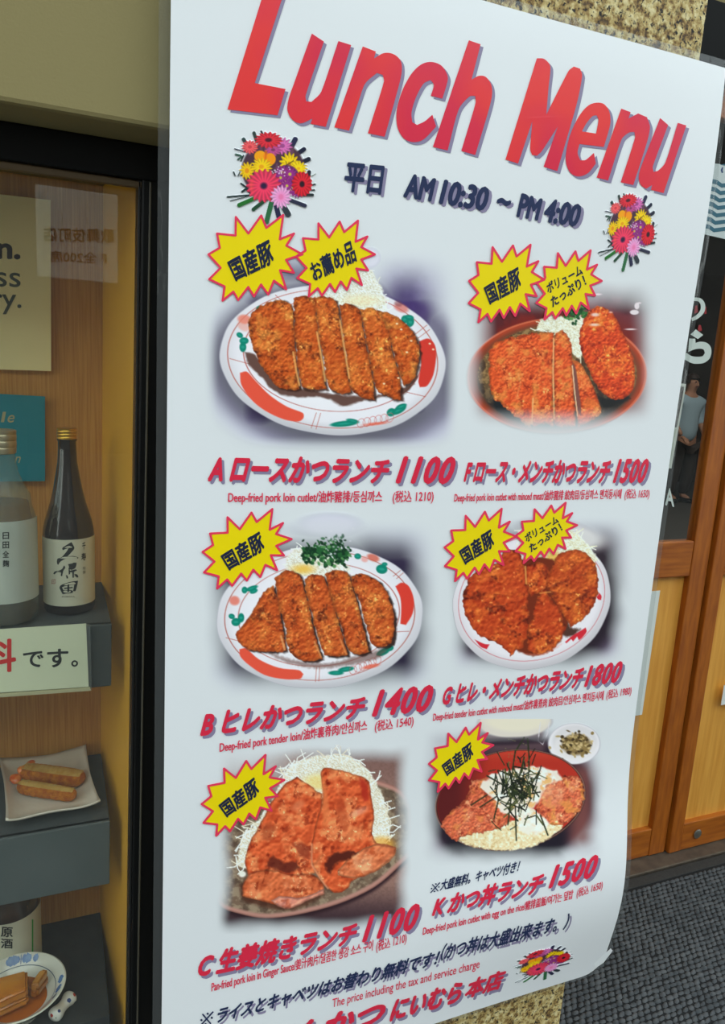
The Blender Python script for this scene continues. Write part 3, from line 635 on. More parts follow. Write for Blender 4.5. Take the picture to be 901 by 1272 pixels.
for cx, cy, rx, ry, ro in [(180, 318, 10, 12, 0), (205, 312, 22, 8, -20), (212, 322, 14, 8, -20), (135, 410, 11, 9, 20), (150, 430, 16, 14, 0), (168, 415, 11, 16, 0), (576, 200, 12, 10, 10), (660, 245, 20, 16, 10), (670, 228, 10, 7, 0), (500, 608, 26, 8, 0), (535, 595, 28, 9, -8), (665, 535, 26, 11, -25), (690, 522, 12, 9, -25)]:
    a.ell(cx, cy, rx, ry, TEAL, ro, 2); a.ell(cx, cy, rx*.5, ry*.3, (60, 168, 150), ro, 2, .6, False)
a.ell(145, 355, 18, 16, (224, 110, 90), 10, 5, .8); a.ell(630, 205, 22, 12, (206, 92, 70), 20, 4, .8); a.ell(600, 210, 12, 10, (230, 150, 140), 20, 4, .7)
for k in range(6): a.ring(560+k*17, 598-k*7, 12, 15, .6, (196, 100, 96), 20, .8)
a.ell(622, 585, 30, 7, (226, 96, 72), -12, 3, .8)
for x0, y0, x1, y1 in [(432, 588, 428, 638), (443, 587, 440, 636), (115, 485, 168, 498), (700, 270, 725, 250), (712, 278, 735, 258), (690, 465, 755, 462)]: a.stroke([(x0, y0), (x1, y1)], 1.4, (178, 84, 70), .8)
a.shreds([(330, 260), (325, 215), (350, 180), (400, 170), (470, 200), (550, 240), (545, 275), (440, 275)], 20, 40, (228, 228, 212), (246, 248, 238), 2.4, 3)
a.ell(385, 245, 36, 16, (238, 186, 60), 0, 12, .8)
rr = random.Random(5)
for blob in [(405, 190, 38, 34, 60), (450, 175, 40, 38, 60), (500, 165, 45, 40, 80), (520, 195, 35, 38, 70), (470, 215, 36, 26, 40)]:
    for i in range(blob[4]):
        x = rr.gauss(blob[0], blob[2]*.42); y = rr.gauss(blob[1], blob[3]*.42); q = rr.random()
        a.ell(x, y, rr.uniform(4, 9), rr.uniform(3, 7), (14, 52, 30) if q < .5 else (34, 92, 48) if q < .85 else (86, 142, 84), rr.uniform(0, 90), 2)
for i in range(26): a.ell(rr.gauss(510, 28), rr.gauss(150, 20), 4, 3, (206, 206, 214), 0, 2, .7)
a.ell(470, 105, 120, 30, (216, 222, 230), 0, 22, .55)
a.poly([(250, 530), (340, 560), (470, 575), (600, 540), (690, 520), (640, 560), (480, 590), (380, 585), (300, 560)], (96, 62, 54), 8, 4, op=.6)
PBB = dict(base=(188, 82, 34), light=(224, 134, 62), dark=(98, 40, 20))
B_P = [[(150, 470), (175, 440), (210, 390), (245, 330), (280, 300), (300, 370), (312, 440), (325, 530), (290, 535), (240, 532), (190, 525), (160, 500)],
 [(285, 275), (325, 250), (375, 268), (392, 330), (408, 390), (425, 470), (452, 558), (420, 568), (370, 560), (335, 525), (320, 440), (300, 370)],
 [(390, 280), (420, 262), (458, 275), (482, 340), (500, 400), (520, 470), (542, 545), (500, 552), (458, 540), (432, 470), (412, 390), (395, 330)],
 [(462, 262), (500, 248), (540, 258), (562, 320), (580, 390), (600, 460), (618, 535), (580, 545), (545, 530), (522, 460), (500, 395), (480, 330)],
 [(552, 268), (600, 262), (650, 290), (680, 330), (700, 390), (706, 450), (695, 505), (650, 518), (622, 500), (605, 440), (585, 370), (560, 310)]]
for k, p in enumerate(B_P):
    a.poly([(x+8, y+5) for x, y in p], (34, 18, 14), 5, 4, 14, .9); a.crumb(p, k=k+1, gold=.12, **PBB)
a.stroke([(308, 480), (320, 525)], 6, (232, 170, 110), .7, blur=3); a.stroke([(425, 500), (448, 552)], 5, (226, 160, 100), .6, blur=3); a.stroke([(515, 490), (535, 540)], 5, (226, 150, 90), .6, blur=3)
a.done('food_photo', poster, label='printed picture of sliced tenderloin cutlet with parsley on an oval plate')
# ---- G: tender loin and minced cutlet on a white plate
a = Art(530, 620, 3.337, (70, 60, 880, 730))
d_, _ = a.er(440, 420, 400, 330, 0); a.img[:] = (150, 140, 170); a.img = a.img+(np.array([38, 28, 40])-a.img)*sm(1.12, .82, d_)[..., None]
a.A = a.vignette(80, 70, 850, 720, 110, 40)*(.25+.75*sm(1.18, .92, d_)); a.A *= 1-.7*sm(420, 120, a.U)*sm(330, 120, a.V)
a.put(a.vignette(520, 60, 866, 470, 140), (46, 36, 46))
plate_shade(a, 436, 420, 332, 282, -18, (228, 228, 234)); a.ring(436, 412, 308, 254, 1, (196, 84, 92), -18, .8)
a.ell(560, 150, 190, 60, (226, 228, 226), 8, 20, .9)
a.shreds([(400, 230), (380, 130), (480, 100), (600, 130), (660, 180), (710, 250), (640, 300), (520, 300)], 34, 50, (232, 234, 200), (250, 250, 232), 2.6, 4)
a.ell(520, 260, 28, 50, (226, 170, 40), 10, 14, .7); a.ell(440, 262, 40, 16, (226, 170, 40), 10, 12, .6)
a.poly([(500, 370), (560, 450), (600, 530), (640, 540), (600, 570), (560, 560), (520, 520)], (60, 30, 20), 8, 5, op=.9)
a.poly([(300, 300), (400, 250), (540, 260), (600, 400), (570, 560), (500, 640), (380, 630), (300, 500)], (112, 42, 20), 6, 6, 20)
PG = dict(base=(184, 66, 28), light=(222, 116, 48), dark=(92, 30, 16))
a.crumb([(155, 430), (160, 370), (190, 310), (240, 285), (300, 260), (330, 210), (370, 205), (400, 250), (410, 310), (420, 400), (425, 500), (410, 590), (350, 648), (310, 610), (240, 580), (190, 530), (165, 480)], rough=12, rs=22, k=2, g=1.5, **PG)
a.crumb([(415, 270), (470, 260), (505, 290), (500, 360), (460, 390), (430, 400), (412, 340)], rough=7, rs=16, k=3, g=1.3, **PG)
a.crumb([(470, 385), (500, 370), (520, 420), (565, 480), (570, 540), (545, 600), (480, 645), (420, 630), (415, 560), (440, 480)], rough=10, rs=18, k=5, g=1.5, **PG)
a.stroke([(410, 280), (414, 350)], 5, (232, 170, 90), .7, blur=3); a.stroke([(470, 390), (510, 385)], 4, (232, 160, 80), .6, blur=3)
a.crumb([(520, 280), (550, 230), (610, 208), (660, 225), (700, 270), (712, 350), (700, 430), (650, 500), (600, 530), (560, 470), (520, 400), (498, 340)], rough=5, rs=14, k=6, g=1.3, base=(180, 70, 28), light=(214, 112, 44), dark=(104, 36, 18))
for p in [[(200, 582), (240, 600), (262, 602), (250, 622), (225, 612)], [(705, 405), (712, 398), (716, 388), (726, 402), (724, 418), (712, 416)], [(640, 545), (660, 532), (664, 550), (645, 575), (632, 585), (625, 570), (608, 590), (600, 580), (580, 598), (575, 592), (600, 570)]]: a.poly(p, (206, 40, 54), 2)
a.poly([(400, 640), (480, 640), (560, 600), (530, 622), (470, 648)], (224, 130, 110), 6, 3, op=.5)
a.done('food_photo', poster, label='printed picture of tenderloin and minced cutlets on a round white plate')
# ---- C: ginger pork
a = Art(240, 920, 3.107, (85, 15, 850, 745))
a.img[:] = (150, 116, 104); a.A = a.vignette(88, 20, 845, 740, 70, 30); a.A *= 1-.85*sm(460, 200, a.U)*sm(260, 60, a.V)
a.put(sm(350, 640, a.U)*sm(260, 60, a.V)*.9, (124, 94, 88), False); a.put(sm(.4, .7, fbm(a.U, a.V, 7, 2))*.25, (96, 70, 60), False)
m_ = sm(520, 720, a.V); a.put(m_*.9, (44, 30, 40), False)
pl = [(90, 560), (90, 330), (200, 260), (500, 120), (700, 150), (830, 220), (850, 420), (800, 480), (700, 565), (560, 630), (400, 672), (280, 685), (180, 668), (100, 635)]
a.poly([(x, y+14) for x, y in pl], (46, 28, 34), 10, alpha=False); d = a.poly(pl, (156, 110, 98), 3, alpha=False)
m_ = sm(10, 20, d); a.put(m_, (118, 98, 80), False); a.put(m_*sm(.4, .65, fbm(a.U, a.V, 16, 3)), (150, 134, 110), False); a.put(m_*sm(.5, .3, fbm(a.U, a.V, 34, 1))*.6, (70, 54, 44), False)
a.put(sm(24, 12, d)*sm(2, 8, d)*.6, (196, 150, 136), False)
a.shreds([(170, 480), (190, 380), (240, 320), (300, 240), (350, 130), (400, 80), (500, 55), (600, 60), (680, 120), (740, 240), (760, 330), (740, 400), (600, 430), (400, 460), (250, 500)], 90, 80, (228, 224, 200), (248, 250, 240), 3.0, 7)
a.ell(490, 160, 60, 30, (238, 214, 120), 0, 16, .7); a.ell(730, 400, 46, 30, (236, 170, 60), 0, 14, .7)
CM = dict(base=(208, 88, 46), light=(232, 132, 80), dark=(140, 44, 20))
a.poly([(180, 560), (200, 540), (300, 460), (500, 560), (505, 600), (380, 655), (200, 620)], (70, 34, 22), 10, 3, op=.7, alpha=False)
a.meat([(190, 600), (195, 550), (230, 505), (290, 500), (400, 500), (470, 520), (505, 560), (505, 585), (440, 615), (380, 645), (340, 642), (280, 622), (220, 610)], k=1, base=(208, 104, 60), light=(226, 130, 84), dark=(150, 56, 26))
a.meat([(300, 618), (340, 600), (420, 605), (505, 572), (506, 590), (440, 618), (380, 647), (335, 642)], k=2, base=(216, 140, 118), light=(232, 160, 136), dark=(196, 100, 70))
a.meat([(200, 470), (215, 400), (260, 320), (300, 240), (350, 170), (400, 138), (440, 165), (480, 195), (500, 210), (490, 300), (470, 400), (485, 480), (470, 515), (380, 520), (280, 500), (215, 520)], k=3, rough=4, **CM)
a.poly([(290, 455), (310, 445), (345, 470), (400, 470), (410, 495), (370, 510), (320, 500), (285, 485)], (90, 34, 24), 8, 8, 14, .85, alpha=False); a.poly([(385, 400), (420, 395), (450, 420), (455, 460), (420, 450)], (130, 46, 28), 8, 6, 14, .7, alpha=False); a.poly([(270, 330), (300, 310), (320, 340), (290, 390), (268, 380)], (150, 62, 34), 10, 6, 20, .6, alpha=False)
a.meat([(455, 440), (460, 380), (480, 300), (500, 220), (495, 120), (510, 105), (560, 112), (640, 135), (680, 160), (690, 230), (700, 290), (690, 360), (710, 395), (750, 400), (785, 410), (780, 440), (730, 490), (640, 530), (610, 545), (600, 570), (550, 588), (515, 565), (480, 520), (460, 480)], k=4, rough=4, **CM)
a.meat([(560, 500), (620, 440), (700, 400), (785, 412), (775, 445), (720, 495), (640, 530), (600, 530), (560, 520)], k=5, base=(214, 120, 76), light=(234, 156, 110), dark=(180, 74, 36))
a.poly([(510, 470), (540, 440), (600, 425), (635, 430), (600, 455), (560, 470), (530, 510), (515, 495)], (72, 26, 18), 7, 7, 14, .9, alpha=False); a.poly([(640, 140), (670, 160), (680, 220), (660, 240), (648, 190)], (170, 40, 26), 8, 5, 14, .8, alpha=False)
a.poly([(495, 120), (515, 180), (525, 280), (515, 330), (500, 330), (500, 240)], (226, 126, 72), 8, 3, 16, .7, alpha=False); a.poly([(550, 230), (580, 220), (600, 300), (590, 360), (560, 320)], (172, 66, 34), 10, 7, 18, .6, alpha=False)
a.stroke([(458, 400), (458, 480), (490, 530), (520, 570)], 5, (226, 150, 110), .7, blur=4, alpha=False)
a.ell(640, 275, 36, 12, (236, 170, 140), -25, 8, .6, alpha=False); a.ell(405, 250, 26, 16, (228, 140, 96), -35, 8, .6, alpha=False); a.ell(190, 515, 14, 12, (240, 238, 226), 0, 4)
a.done('food_photo', poster, label='printed picture of two slices of ginger pork on shredded cabbage')
# ---- K: cutlet bowl
a = Art(510, 880, 3.465, (40, 45, 860, 680))
a.img[:] = (118, 104, 124); d_, _ = a.er(430, 400, 360, 270, -8); a.img = a.img+(np.array([40, 28, 40])-a.img)*sm(1.15, .9, d_)[..., None]
a.A = a.vignette(42, 55, 850, 675, 90, 40)*(.3+.7*sm(1.25, .96, d_)); a.put(sm(.4, .2, np.abs(d_-1.0))*sm(200, 320, a.U)*sm(600, 560, a.U)*sm(260, 140, a.V)*.9, (96, 74, 80)); a.A *= 1-.8*sm(140, 60, a.V)*sm(600, 480, a.U)
a.put(a.vignette(640, 200, 830, 640, 90)*.9, (120, 70, 66)); a.put(a.vignette(120, 480, 700, 670, 70)*.85, (28, 24, 36))
a.ell(450, 60, 160, 66, (232, 228, 212), -2, 5, .9); a.ell(455, 50, 130, 50, (236, 232, 200), 0, 12, .6); a.stroke([(560, 60), (550, 140), (570, 155), (590, 110), (598, 60)], 3, (220, 220, 224), .9); a.ell(430, 142, 190, 16, (44, 32, 44), -2, 8, .8)
a.ell(705, 152, 112, 88, (228, 230, 234), 0, 4); a.ell(708, 142, 96, 70, (208, 208, 210), 0, 8, .7, False); a.ell(708, 165, 90, 60, (226, 226, 226), 0, 8, .8, False); rr = random.Random(3)
a.ell(715, 155, 62, 46, (120, 98, 56), 0, 8, .9)
for i in range(170):
    x = rr.gauss(715, 32); y = 155+rr.gauss(0, 24)-(12 if abs(x-730) < 20 else 0); a.ell(x, y, rr.uniform(4, 12), rr.uniform(3, 7), rr.choice([(92, 74, 40), (140, 118, 70), (176, 156, 104), (60, 46, 26), (200, 180, 130)]), rr.uniform(-60, 60), 2)
a.ell(430, 395, 328, 216, (34, 20, 22), -10, 3); r, t = a.er(430, 392, 320, 208, -10); a.put(sm(1, .985, r), (176, 48, 34)); a.put(sm(1, .98, r)*sm(360, 180, a.U)*.75, (60, 20, 26), False)
a.put(sm(1, .98, r)*sm(240, 180, a.V)*.4, (216, 84, 60), False); a.ring(430, 394, 324, 212, 1.6, (190, 140, 120), -10, .6)
a.poly([(205, 570), (230, 540), (350, 500), (520, 470), (640, 480), (655, 515), (560, 580), (470, 606), (380, 612), (270, 596)], (228, 214, 166), 4, 7, 14)
tex = fbm(a.U, a.V, 9, 2, 3); rc = a.dist(smooth_poly([(205, 570), (230, 530), (350, 500), (520, 470), (640, 480), (655, 515), (560, 580), (470, 606), (380, 612), (270, 596)], 4)); a.put(sm(-3, 3, rc)*sm(.5, .75, tex), (244, 240, 214)); a.put(sm(-3, 3, rc)*sm(.42, .2, tex)*.5, (190, 150, 90))
KM = dict(base=(206, 98, 66), light=(238, 160, 116), dark=(136, 46, 30))
a.crumb([(132, 505), (150, 470), (200, 420), (245, 370), (265, 310), (330, 300), (380, 330), (420, 400), (430, 470), (400, 510), (300, 535), (230, 550), (200, 575), (160, 545)], rough=8, k=1, gold=.4, **KM)
a.crumb([(540, 400), (570, 340), (630, 300), (690, 290), (735, 300), (748, 360), (735, 430), (690, 480), (640, 505), (570, 480)], rough=10, k=4, gold=.6, **KM)
for p in [[(330, 300), (400, 270), (470, 255), (560, 250), (600, 265), (640, 275), (650, 300), (600, 330), (560, 380), (520, 440), (450, 470), (390, 440), (350, 380), (300, 340)], [(440, 450), (520, 430), (600, 500), (560, 540), (470, 520)]]:
    a.poly(p, (238, 234, 220), 6, 12, 22, .95); dd = a.dist(smooth_poly(p, 4), 12, 22); a.put(sm(0, 8, dd)*sm(.5, .7, fbm(a.U, a.V, 22, 3)), (250, 246, 236)); a.put(sm(0, 8, dd)*sm(.44, .3, fbm(a.U, a.V, 26, 5))*.7, (228, 168, 80))
a.poly([(560, 360), (640, 330), (660, 380), (640, 430), (580, 420)], (226, 146, 110), 10, 8, 16, .4)
rr = random.Random(9)
for i in range(150):
    x = rr.gauss(458, 46); y = rr.gauss(350, 56); an = rr.gauss(1.5, .75); l = rr.uniform(25, 75)
    a.stroke([(x-math.cos(an)*l/2, y-math.sin(an)*l/2), (x+rr.uniform(-4, 4), y), (x+math.cos(an)*l/2, y+math.sin(an)*l/2)], rr.uniform(3, 6), rr.choice([(22, 30, 20), (40, 52, 30), (30, 34, 26), (84, 92, 52)]))
for p in [[(490, 125), (452, 185), (440, 260)], [(505, 130), (512, 220), (508, 300)], [(452, 420), (456, 568)], [(560, 460), (592, 545)], [(262, 416), (330, 372)], [(300, 425), (370, 380)], [(360, 475), (380, 390)], [(330, 290), (400, 330)], [(555, 270), (520, 330)], [(440, 330), (420, 500)], [(490, 210), (470, 290)]]: a.stroke(p, 6, (42, 50, 30), .95)
for i in range(70): a.ell(rr.gauss(500, 8) if i % 2 else rr.gauss(440, 14), rr.uniform(130, 420), 3, 2, (126, 134, 80), 0, 1.5, .7)
a.done('food_photo', poster, label='printed picture of a cutlet rice bowl topped with seaweed strips')
# ---- bouquets of cut flowers
BK = np.array([(270.+90/6.931, 150+650/6.931), (270.+845/6.931, 150+540/6.931), (270.+430/6.931, 150+880/6.931)])
def bouquet(dst, label):
    X = np.linalg.solve(np.column_stack([BK, np.ones(3)]), np.array(dst, float)); f = lambda p: np.column_stack([p, np.ones(len(p))]) @ X
    sc = math.sqrt(abs(np.linalg.det(X[:2]))); a = Art(270, 150, 6.931, (70, 70, 870, 890), f, .62/sc if sc < 1 else .62)
    G = (24, 44, 44)
    for x0, y0, x1, y1, w_, c in [(90, 655, 280, 640, 16, G), (115, 688, 300, 640, 8, G), (190, 725, 340, 660, 38, (34, 104, 40)), (312, 762, 430, 670, 34, (30, 70, 46)), (425, 868, 470, 690, 44, (40, 100, 60)), (530, 825, 505, 720, 44, (34, 36, 66)), (610, 805, 560, 720, 52, (44, 54, 62)), (755, 730, 620, 680, 34, (40, 44, 66)), (820, 638, 700, 640, 26, (30, 42, 44)), (835, 595, 740, 600, 14, G), (842, 545, 760, 570, 14, G), (845, 455, 800, 480, 4, (100, 120, 90)), (790, 440, 780, 520, 34, (30, 30, 44)),
                              (785, 330, 700, 370, 40, (24, 30, 50)), (745, 245, 640, 320, 40, (20, 26, 52)), (670, 160, 610, 280, 46, (34, 38, 70)), (225, 160, 260, 220, 34, (44, 66, 66)), (315, 105, 340, 180, 30, (40, 60, 56)), (378, 92, 400, 140, 18, (30, 34, 40)), (150, 240, 250, 270, 9, (30, 40, 60)),
                              (160, 290, 200, 300, 18, (50, 84, 70)), (180, 330, 210, 310, 18, (50, 84, 70)), (205, 345, 225, 300, 14, G), (140, 440, 152, 470, 12, G), (180, 470, 195, 440, 10, G), (205, 470, 250, 480, 14, G), (230, 380, 270, 380, 16, (60, 70, 60)), (215, 610, 270, 570, 20, G), (205, 540, 270, 590, 16, G), (250, 590, 300, 640, 18, G)]:
        a.stroke([(x0, y0), (x1, y1)], w_, c, blur=3)
    a.ell(480, 420, 275, 255, (70, 46, 60), 0, 14); a.put(a.A*sm(.5, .7, fbm(a.U, a.V, 40, 2))*sm(1, .9, a.er(480, 420, 290, 270)[0]), (96, 60, 84), False)
    def fl(cx, cy, rx, ry, n, c, cc, rc, in_=(255, 255, 255), iw=0, seed=0, rag=.1):
        rx, ry = rx*1.12, ry*1.12; r, t = a.er(cx, cy, rx, ry); e = 1-rag*(.5+.5*np.cos(t*n+seed)); b = 5/min(rx, ry)
        m = sm(e+b, e-b, r); col = np.zeros(a.U.shape+(3,))+np.array(c, float); st = .5+.5*np.cos(t*n*1.0+seed+r*2)
        col = col*(1-.22*(1-st)[..., None]*sm(.2, .7, r)[..., None])+np.array(in_, float)*0
        if iw: col = col+(np.array(in_, float)-col)*(sm(.75, .2, r)*iw)[..., None]
        col = col*(1-.3*sm(.75, 1, r)*(1-st))[..., None]; a.put(m, np.clip(col, 0, 255)); a.put(sm(rc+.12, rc-.05, r), cc)
    fl(560, 215, 80, 70, 13, (212, 110, 180), (150, 70, 130), .2, seed=1, rag=.3); fl(480, 250, 70, 50, 11, (184, 76, 140), (120, 50, 90), .2, seed=2, rag=.3); fl(280, 225, 66, 55, 14, (234, 92, 96), (200, 60, 70), .2, rag=.2)
    fl(440, 165, 112, 66, 16, (216, 44, 60), (70, 24, 40), .2, seed=1, rag=.2)
    a.ell(370, 305, 52, 48, (248, 156, 16), 0, 5); a.ell(455, 330, 48, 52, (244, 146, 10), 0, 5); a.ell(415, 300, 16, 40, (222, 116, 10), 10, 6, .7, False); a.stroke([(415, 260), (420, 400)], 8, (200, 96, 14), .6, False, 5)
    fl(255, 430, 60, 70, 12, (240, 196, 14), (214, 140, 20), .25, rag=.3, seed=2); fl(380, 395, 86, 70, 15, (250, 206, 16), (222, 156, 16), .2, rag=.3); fl(620, 370, 80, 90, 14, (246, 206, 10), (190, 140, 20), .15, rag=.3); fl(700, 410, 70, 60, 13, (250, 214, 16), (224, 170, 10), .15, rag=.3, seed=3)
    a.stroke([(575, 395), (655, 345)], 9, (70, 56, 20), .8); a.stroke([(590, 350), (600, 390)], 7, (70, 60, 20), .7)
    a.ell(600, 500, 110, 120, (92, 34, 96), 0, 10)
    for x, y, q in [(560, 450, 62), (625, 460, 58), (580, 530, 60), (640, 585, 62), (545, 490, 50), (600, 560, 50), (690, 610, 54)]: fl(x, y, q, q, 12, (146, 44, 132), (190, 180, 70), .18, rag=.35, seed=x)
    for i in range(26): a.ell(random.Random(i).gauss(530, 40), random.Random(i+99).gauss(430, 22), 6, 6, (226, 214, 230), 0, 3, .8)
    fl(730, 545, 82, 100, 17, (216, 34, 50), (40, 16, 30), .2, seed=2, rag=.1); fl(400, 560, 138, 132, 19, (232, 60, 96), (44, 24, 60), .15, (120, 30, 70), .0, rag=.16)
    m = sm(330, 280, a.U)*sm(1, .8, a.er(400, 560, 130, 125)[0])*.5; a.put(m, (244, 96, 66), False)
    fl(548, 655, 84, 92, 15, (238, 170, 220), (222, 120, 170), .2, (220, 110, 170), .5, rag=.22)
    a.done('bouquet_print', poster, LIFT*2.6, label)
bouquet([(283, 243.8), (392, 228), (332, 277)], None)
c2p = lambda x, y: (560+x/3.0033, 30+y/3.0033)
bouquet([c2p(553, 850), c2p(770, 778), c2p(645, 920)], None)
k6 = lambda x, y: (510+x/3.337, 1050+y/3.337)
bouquet([k6(436, 568), k6(672, 450), k6(560, 555)], None)
# ------------------------------------------------------------------ display case
FY = 1.10                                             # front face of the black frame
case = empty('display_case', (-.4, 1.25, 0), 'black framed glass display case of food and bottles left of the poster', 'display case')
def zc(z): return EYE+z
fx = lambda px, py: float(onY(px, py, FY)[0])
FT, FI = float(onY(100, 169, FY)[2]), float(onY(0, 212, FY)[2])       # outer top, inner top of the frame
XI = .1165
MB().box(-1.5, .20, FY, FY+.05, FI+.014, FT+.004, .003).out('frame_top_bar', BLACK, case, xf=cs)
MB().box(-1.5, XI+.002, FY+.006, FY+.014, FI+.004, FI+.0135, .002).out('frame_bead', mat('reflection_brown', (96, 78, 54), .4, metal=.3), case, xf=cs)  # its brown imitates a reflected line along the black frame
MB().box(XI, .20, FY, FY+.05, .02, FI+.016, .003).out('frame_post', BLACK, case, xf=cs)
MB().box(XI+.0095, XI+.0125, FY-.0035, FY+.001, .02, FI+.012, .001).out('frame_bead', mat('grey_bead', (70, 66, 56), .25, spec=.8), case, xf=cs)
MB().box(XI-.004, XI, FY+.006, FY+.04, .02, FI+.014, .001).out('frame_bead', BLACK2, case, xf=cs)
MB().box(-1.5, XI, FY, FY+.05, .02, .08, .003).out('frame_bottom_bar', BLACK, case, xf=cs)
MB().box(-1.5, XI-.004, FY+.020, FY+.025, .08, FI+.014).out('glass_pane', glass_mat('case_glass', (.96, .97, .95), film=.008, refl=.9), case, xf=cs)
BY = 1.41
MB().box(-1.5, .12, BY, BY+.03, .05, FI+.25).out('back_panel', WOODBACK, case, xf=cs)
def wall_pts(z0, z1):
    return [(XI-.002, FY+.03, z0), (.0865, BY+.002, z0), (.118, BY+.002, z0), (.14, FY+.03, z0)]
b = MB().prism([Vector(p) for p in wall_pts(.05, 0)], (0, 0, FI+.2)); b.out('side_panel', YELLOW, case, xf=cs)
CT = FI+.075
MB().box(-1.5, .14, FY+.03, BY+.03, CT+.03, CT+.06).out('top_panel', YELLOW, case, xf=cs)
# lamp under the top of the case
lt = MB().box(-1.2, .05, FY+.07, FY+.11, CT+.005, CT+.029, .004); lt.out('lamp_housing', mat('white_enamel', (220, 220, 214), .5), case)
MB().box(-1.19, .04, FY+.075, FY+.105, CT+.001, CT+.005).out('lamp_tube', mat('lamp_tube', (255, 214, 150), .5, emis=((255, 204, 128), 9)), case)
la = bpy.data.lights.new('case_lamp', 'AREA'); la.shape = 'RECTANGLE'; la.size = 1.2; la.size_y = .04; la.energy = 9; la.color = (1, .74, .38)
lo_ = bpy.data.objects.new('case_lamp', la); COL.objects.link(lo_); lo_.location = (-.56, FY+.09, CT-.001)
S1, S2, S3 = EYE-.42, EYE-.767, EYE-1.118
def shelf(z, h, yf, lab):
    MB().box(-1.45, .0875, yf+.004, BY, z-.012, z, .001).out('shelf_board', SLATE, case, xf=cs)
    f_ = MB().box(-1.45, .0880, yf, yf+.012, z-h, z, .0015); f_.out('shelf_front', lab, case, xf=cs)
    MB().box(-1.45, .0870, yf+.012, yf+.03, z-h+.001, z-h+.010).out('shelf_lip', SLATE, case, xf=cs)
FRONT = mat('grey_slate_face', (92, 98, 98), .55, noise=(5, (78, 86, 86), 3))
FRONT2 = mat('dark_slate_face', (66, 72, 72), .6, noise=(5, (58, 63, 62), 3))
shelf(S1, .104, 1.175, FRONT2); shelf(S2, .118, 1.18, FRONT)
MB().box(-1.45, .0875, FY+.05, BY, .9*0+.08, S3, .001).out('base_block', mat('charcoal_base', (50, 52, 52), .75, noise=(40, (42, 44, 45))), case, xf=cs)
# ------------------------------------------------------------------ writing that follows any mapping
def writing(name, body, quad, Yd, parent, m, bold=.0, lift=0, shear=0, xb=1.0, mapf=None, res=4):
    L = [(bilin(uv, quad), fs) for uv, fs in textuv(body, bold, shear, xb=xb, res=res)]
    surf = mapf or (lambda x, y, l: onY(x, y, Yd-l))
    return flat(name, L, None, parent, lift or 4e-4, surf=surf, m=m)
# ------------------------------------------------------------------ cards in the case
card = empty('information_card', V(onY(30, 461, BY-.02)), 'pale upright card with large dark English words on the back panel', 'card')
YC = BY-.012
def quadY(pts, Y): return [V(onY(px, py, Y)) for px, py in pts]
def slab(name, pts, Y, th, m, parent):
    return MB().prism(quadY(pts, Y), (0, th, 0)).out(name, m, parent)
slab('card_board', [(-60, 234.5), (63, 248.5), (63.5, 461), (-60, 457)], YC, .004, mat('cream_card', (250, 234, 172), .6), card)
TXT = mat('dark_brown_print', (40, 26, 28), .6); TXT2 = mat('grey_green_print', (62, 70, 62), .6)
writing('lettering', 'an.', [(-24, 321.5), (25.3, 322.5), (25.3, 303), (-24, 301)], YC, card, TXT, .035)
writing('lettering', 'ness', [(-48, 354.5), (25.5, 357), (25.5, 339), (-48, 336)], YC, card, TXT2, .006)
writing('lettering', 'very.', [(-48, 390), (26.5, 390.5), (26.5, 366), (-48, 364)], YC, card, TXT2, .006)
teal = empty('teal_card', V(onY(25, 598, BY-.02)), 'teal blue card with pale italic letters behind the two bottles', 'card')
YT = BY-.014
slab('card_board', [(-60, 486), (56, 492.5), (56, 597.5), (-60, 599)], YT, .004, mat('teal_card', (12, 128, 142), .5), teal)
GOLD = mat('pale_gold_print', (172, 166, 124), .5)
writing('lettering', 'l', [(1, 524.5), (5, 524.5), (7.5, 511.5), (3.5, 511.5)], YT, teal, GOLD, .01)
writing('lettering', 'e', [(9, 524.8), (17.5, 525), (18.5, 515.5), (10, 515.3)], YT, teal, GOLD, .01, shear=.2)
writing('lettering', 'n', [(18, 575), (25, 575), (26, 567), (19, 567)], YT, teal, GOLD, .005, shear=.2)
sign = empty('paper_sign', V(onY(60, 855, 1.165)), 'cream paper sign with red and black characters before the upper shelf', 'sign')
YS = 1.16
slab('paper', [(-70, 786.5), (107, 774.8), (110.2, 853), (-70, 865)], YS, .0015, mat('cream_paper', (216, 218, 186), .7), sign)
slab('clear_holder', [(-70, 790), (112, 776), (114, 857.5), (-70, 871)], YS+.003, .003, glass_mat('acrylic', (.9, .92, .9), film=.08), sign)
slab('holder_lip', [(-70, 867), (112, 854.5), (113, 858), (-70, 871.5)], YS-.002, .004, mat('acrylic_edge', (186, 178, 140), .2), sign)
RT = mat('red_print', (208, 36, 34), .6); BT = mat('black_print', (34, 36, 36), .6)
writing('lettering', '料', [(-24, 836), (20, 834.5), (20, 793), (-24, 794.5)], YS, sign, RT, .028)
writing('lettering', 'で', [(28.5, 829.5), (54, 828.5), (54, 808.5), (28.5, 810)], YS, sign, BT, .02)
writing('lettering', 'す', [(58.5, 829.5), (85, 828.5), (85, 805.5), (58.5, 806.5)], YS, sign, BT, .022)
writing('lettering', '。', [(88.5, 828.5), (97, 828), (97, 820), (88.5, 820.3)], YS, sign, BT, .02)
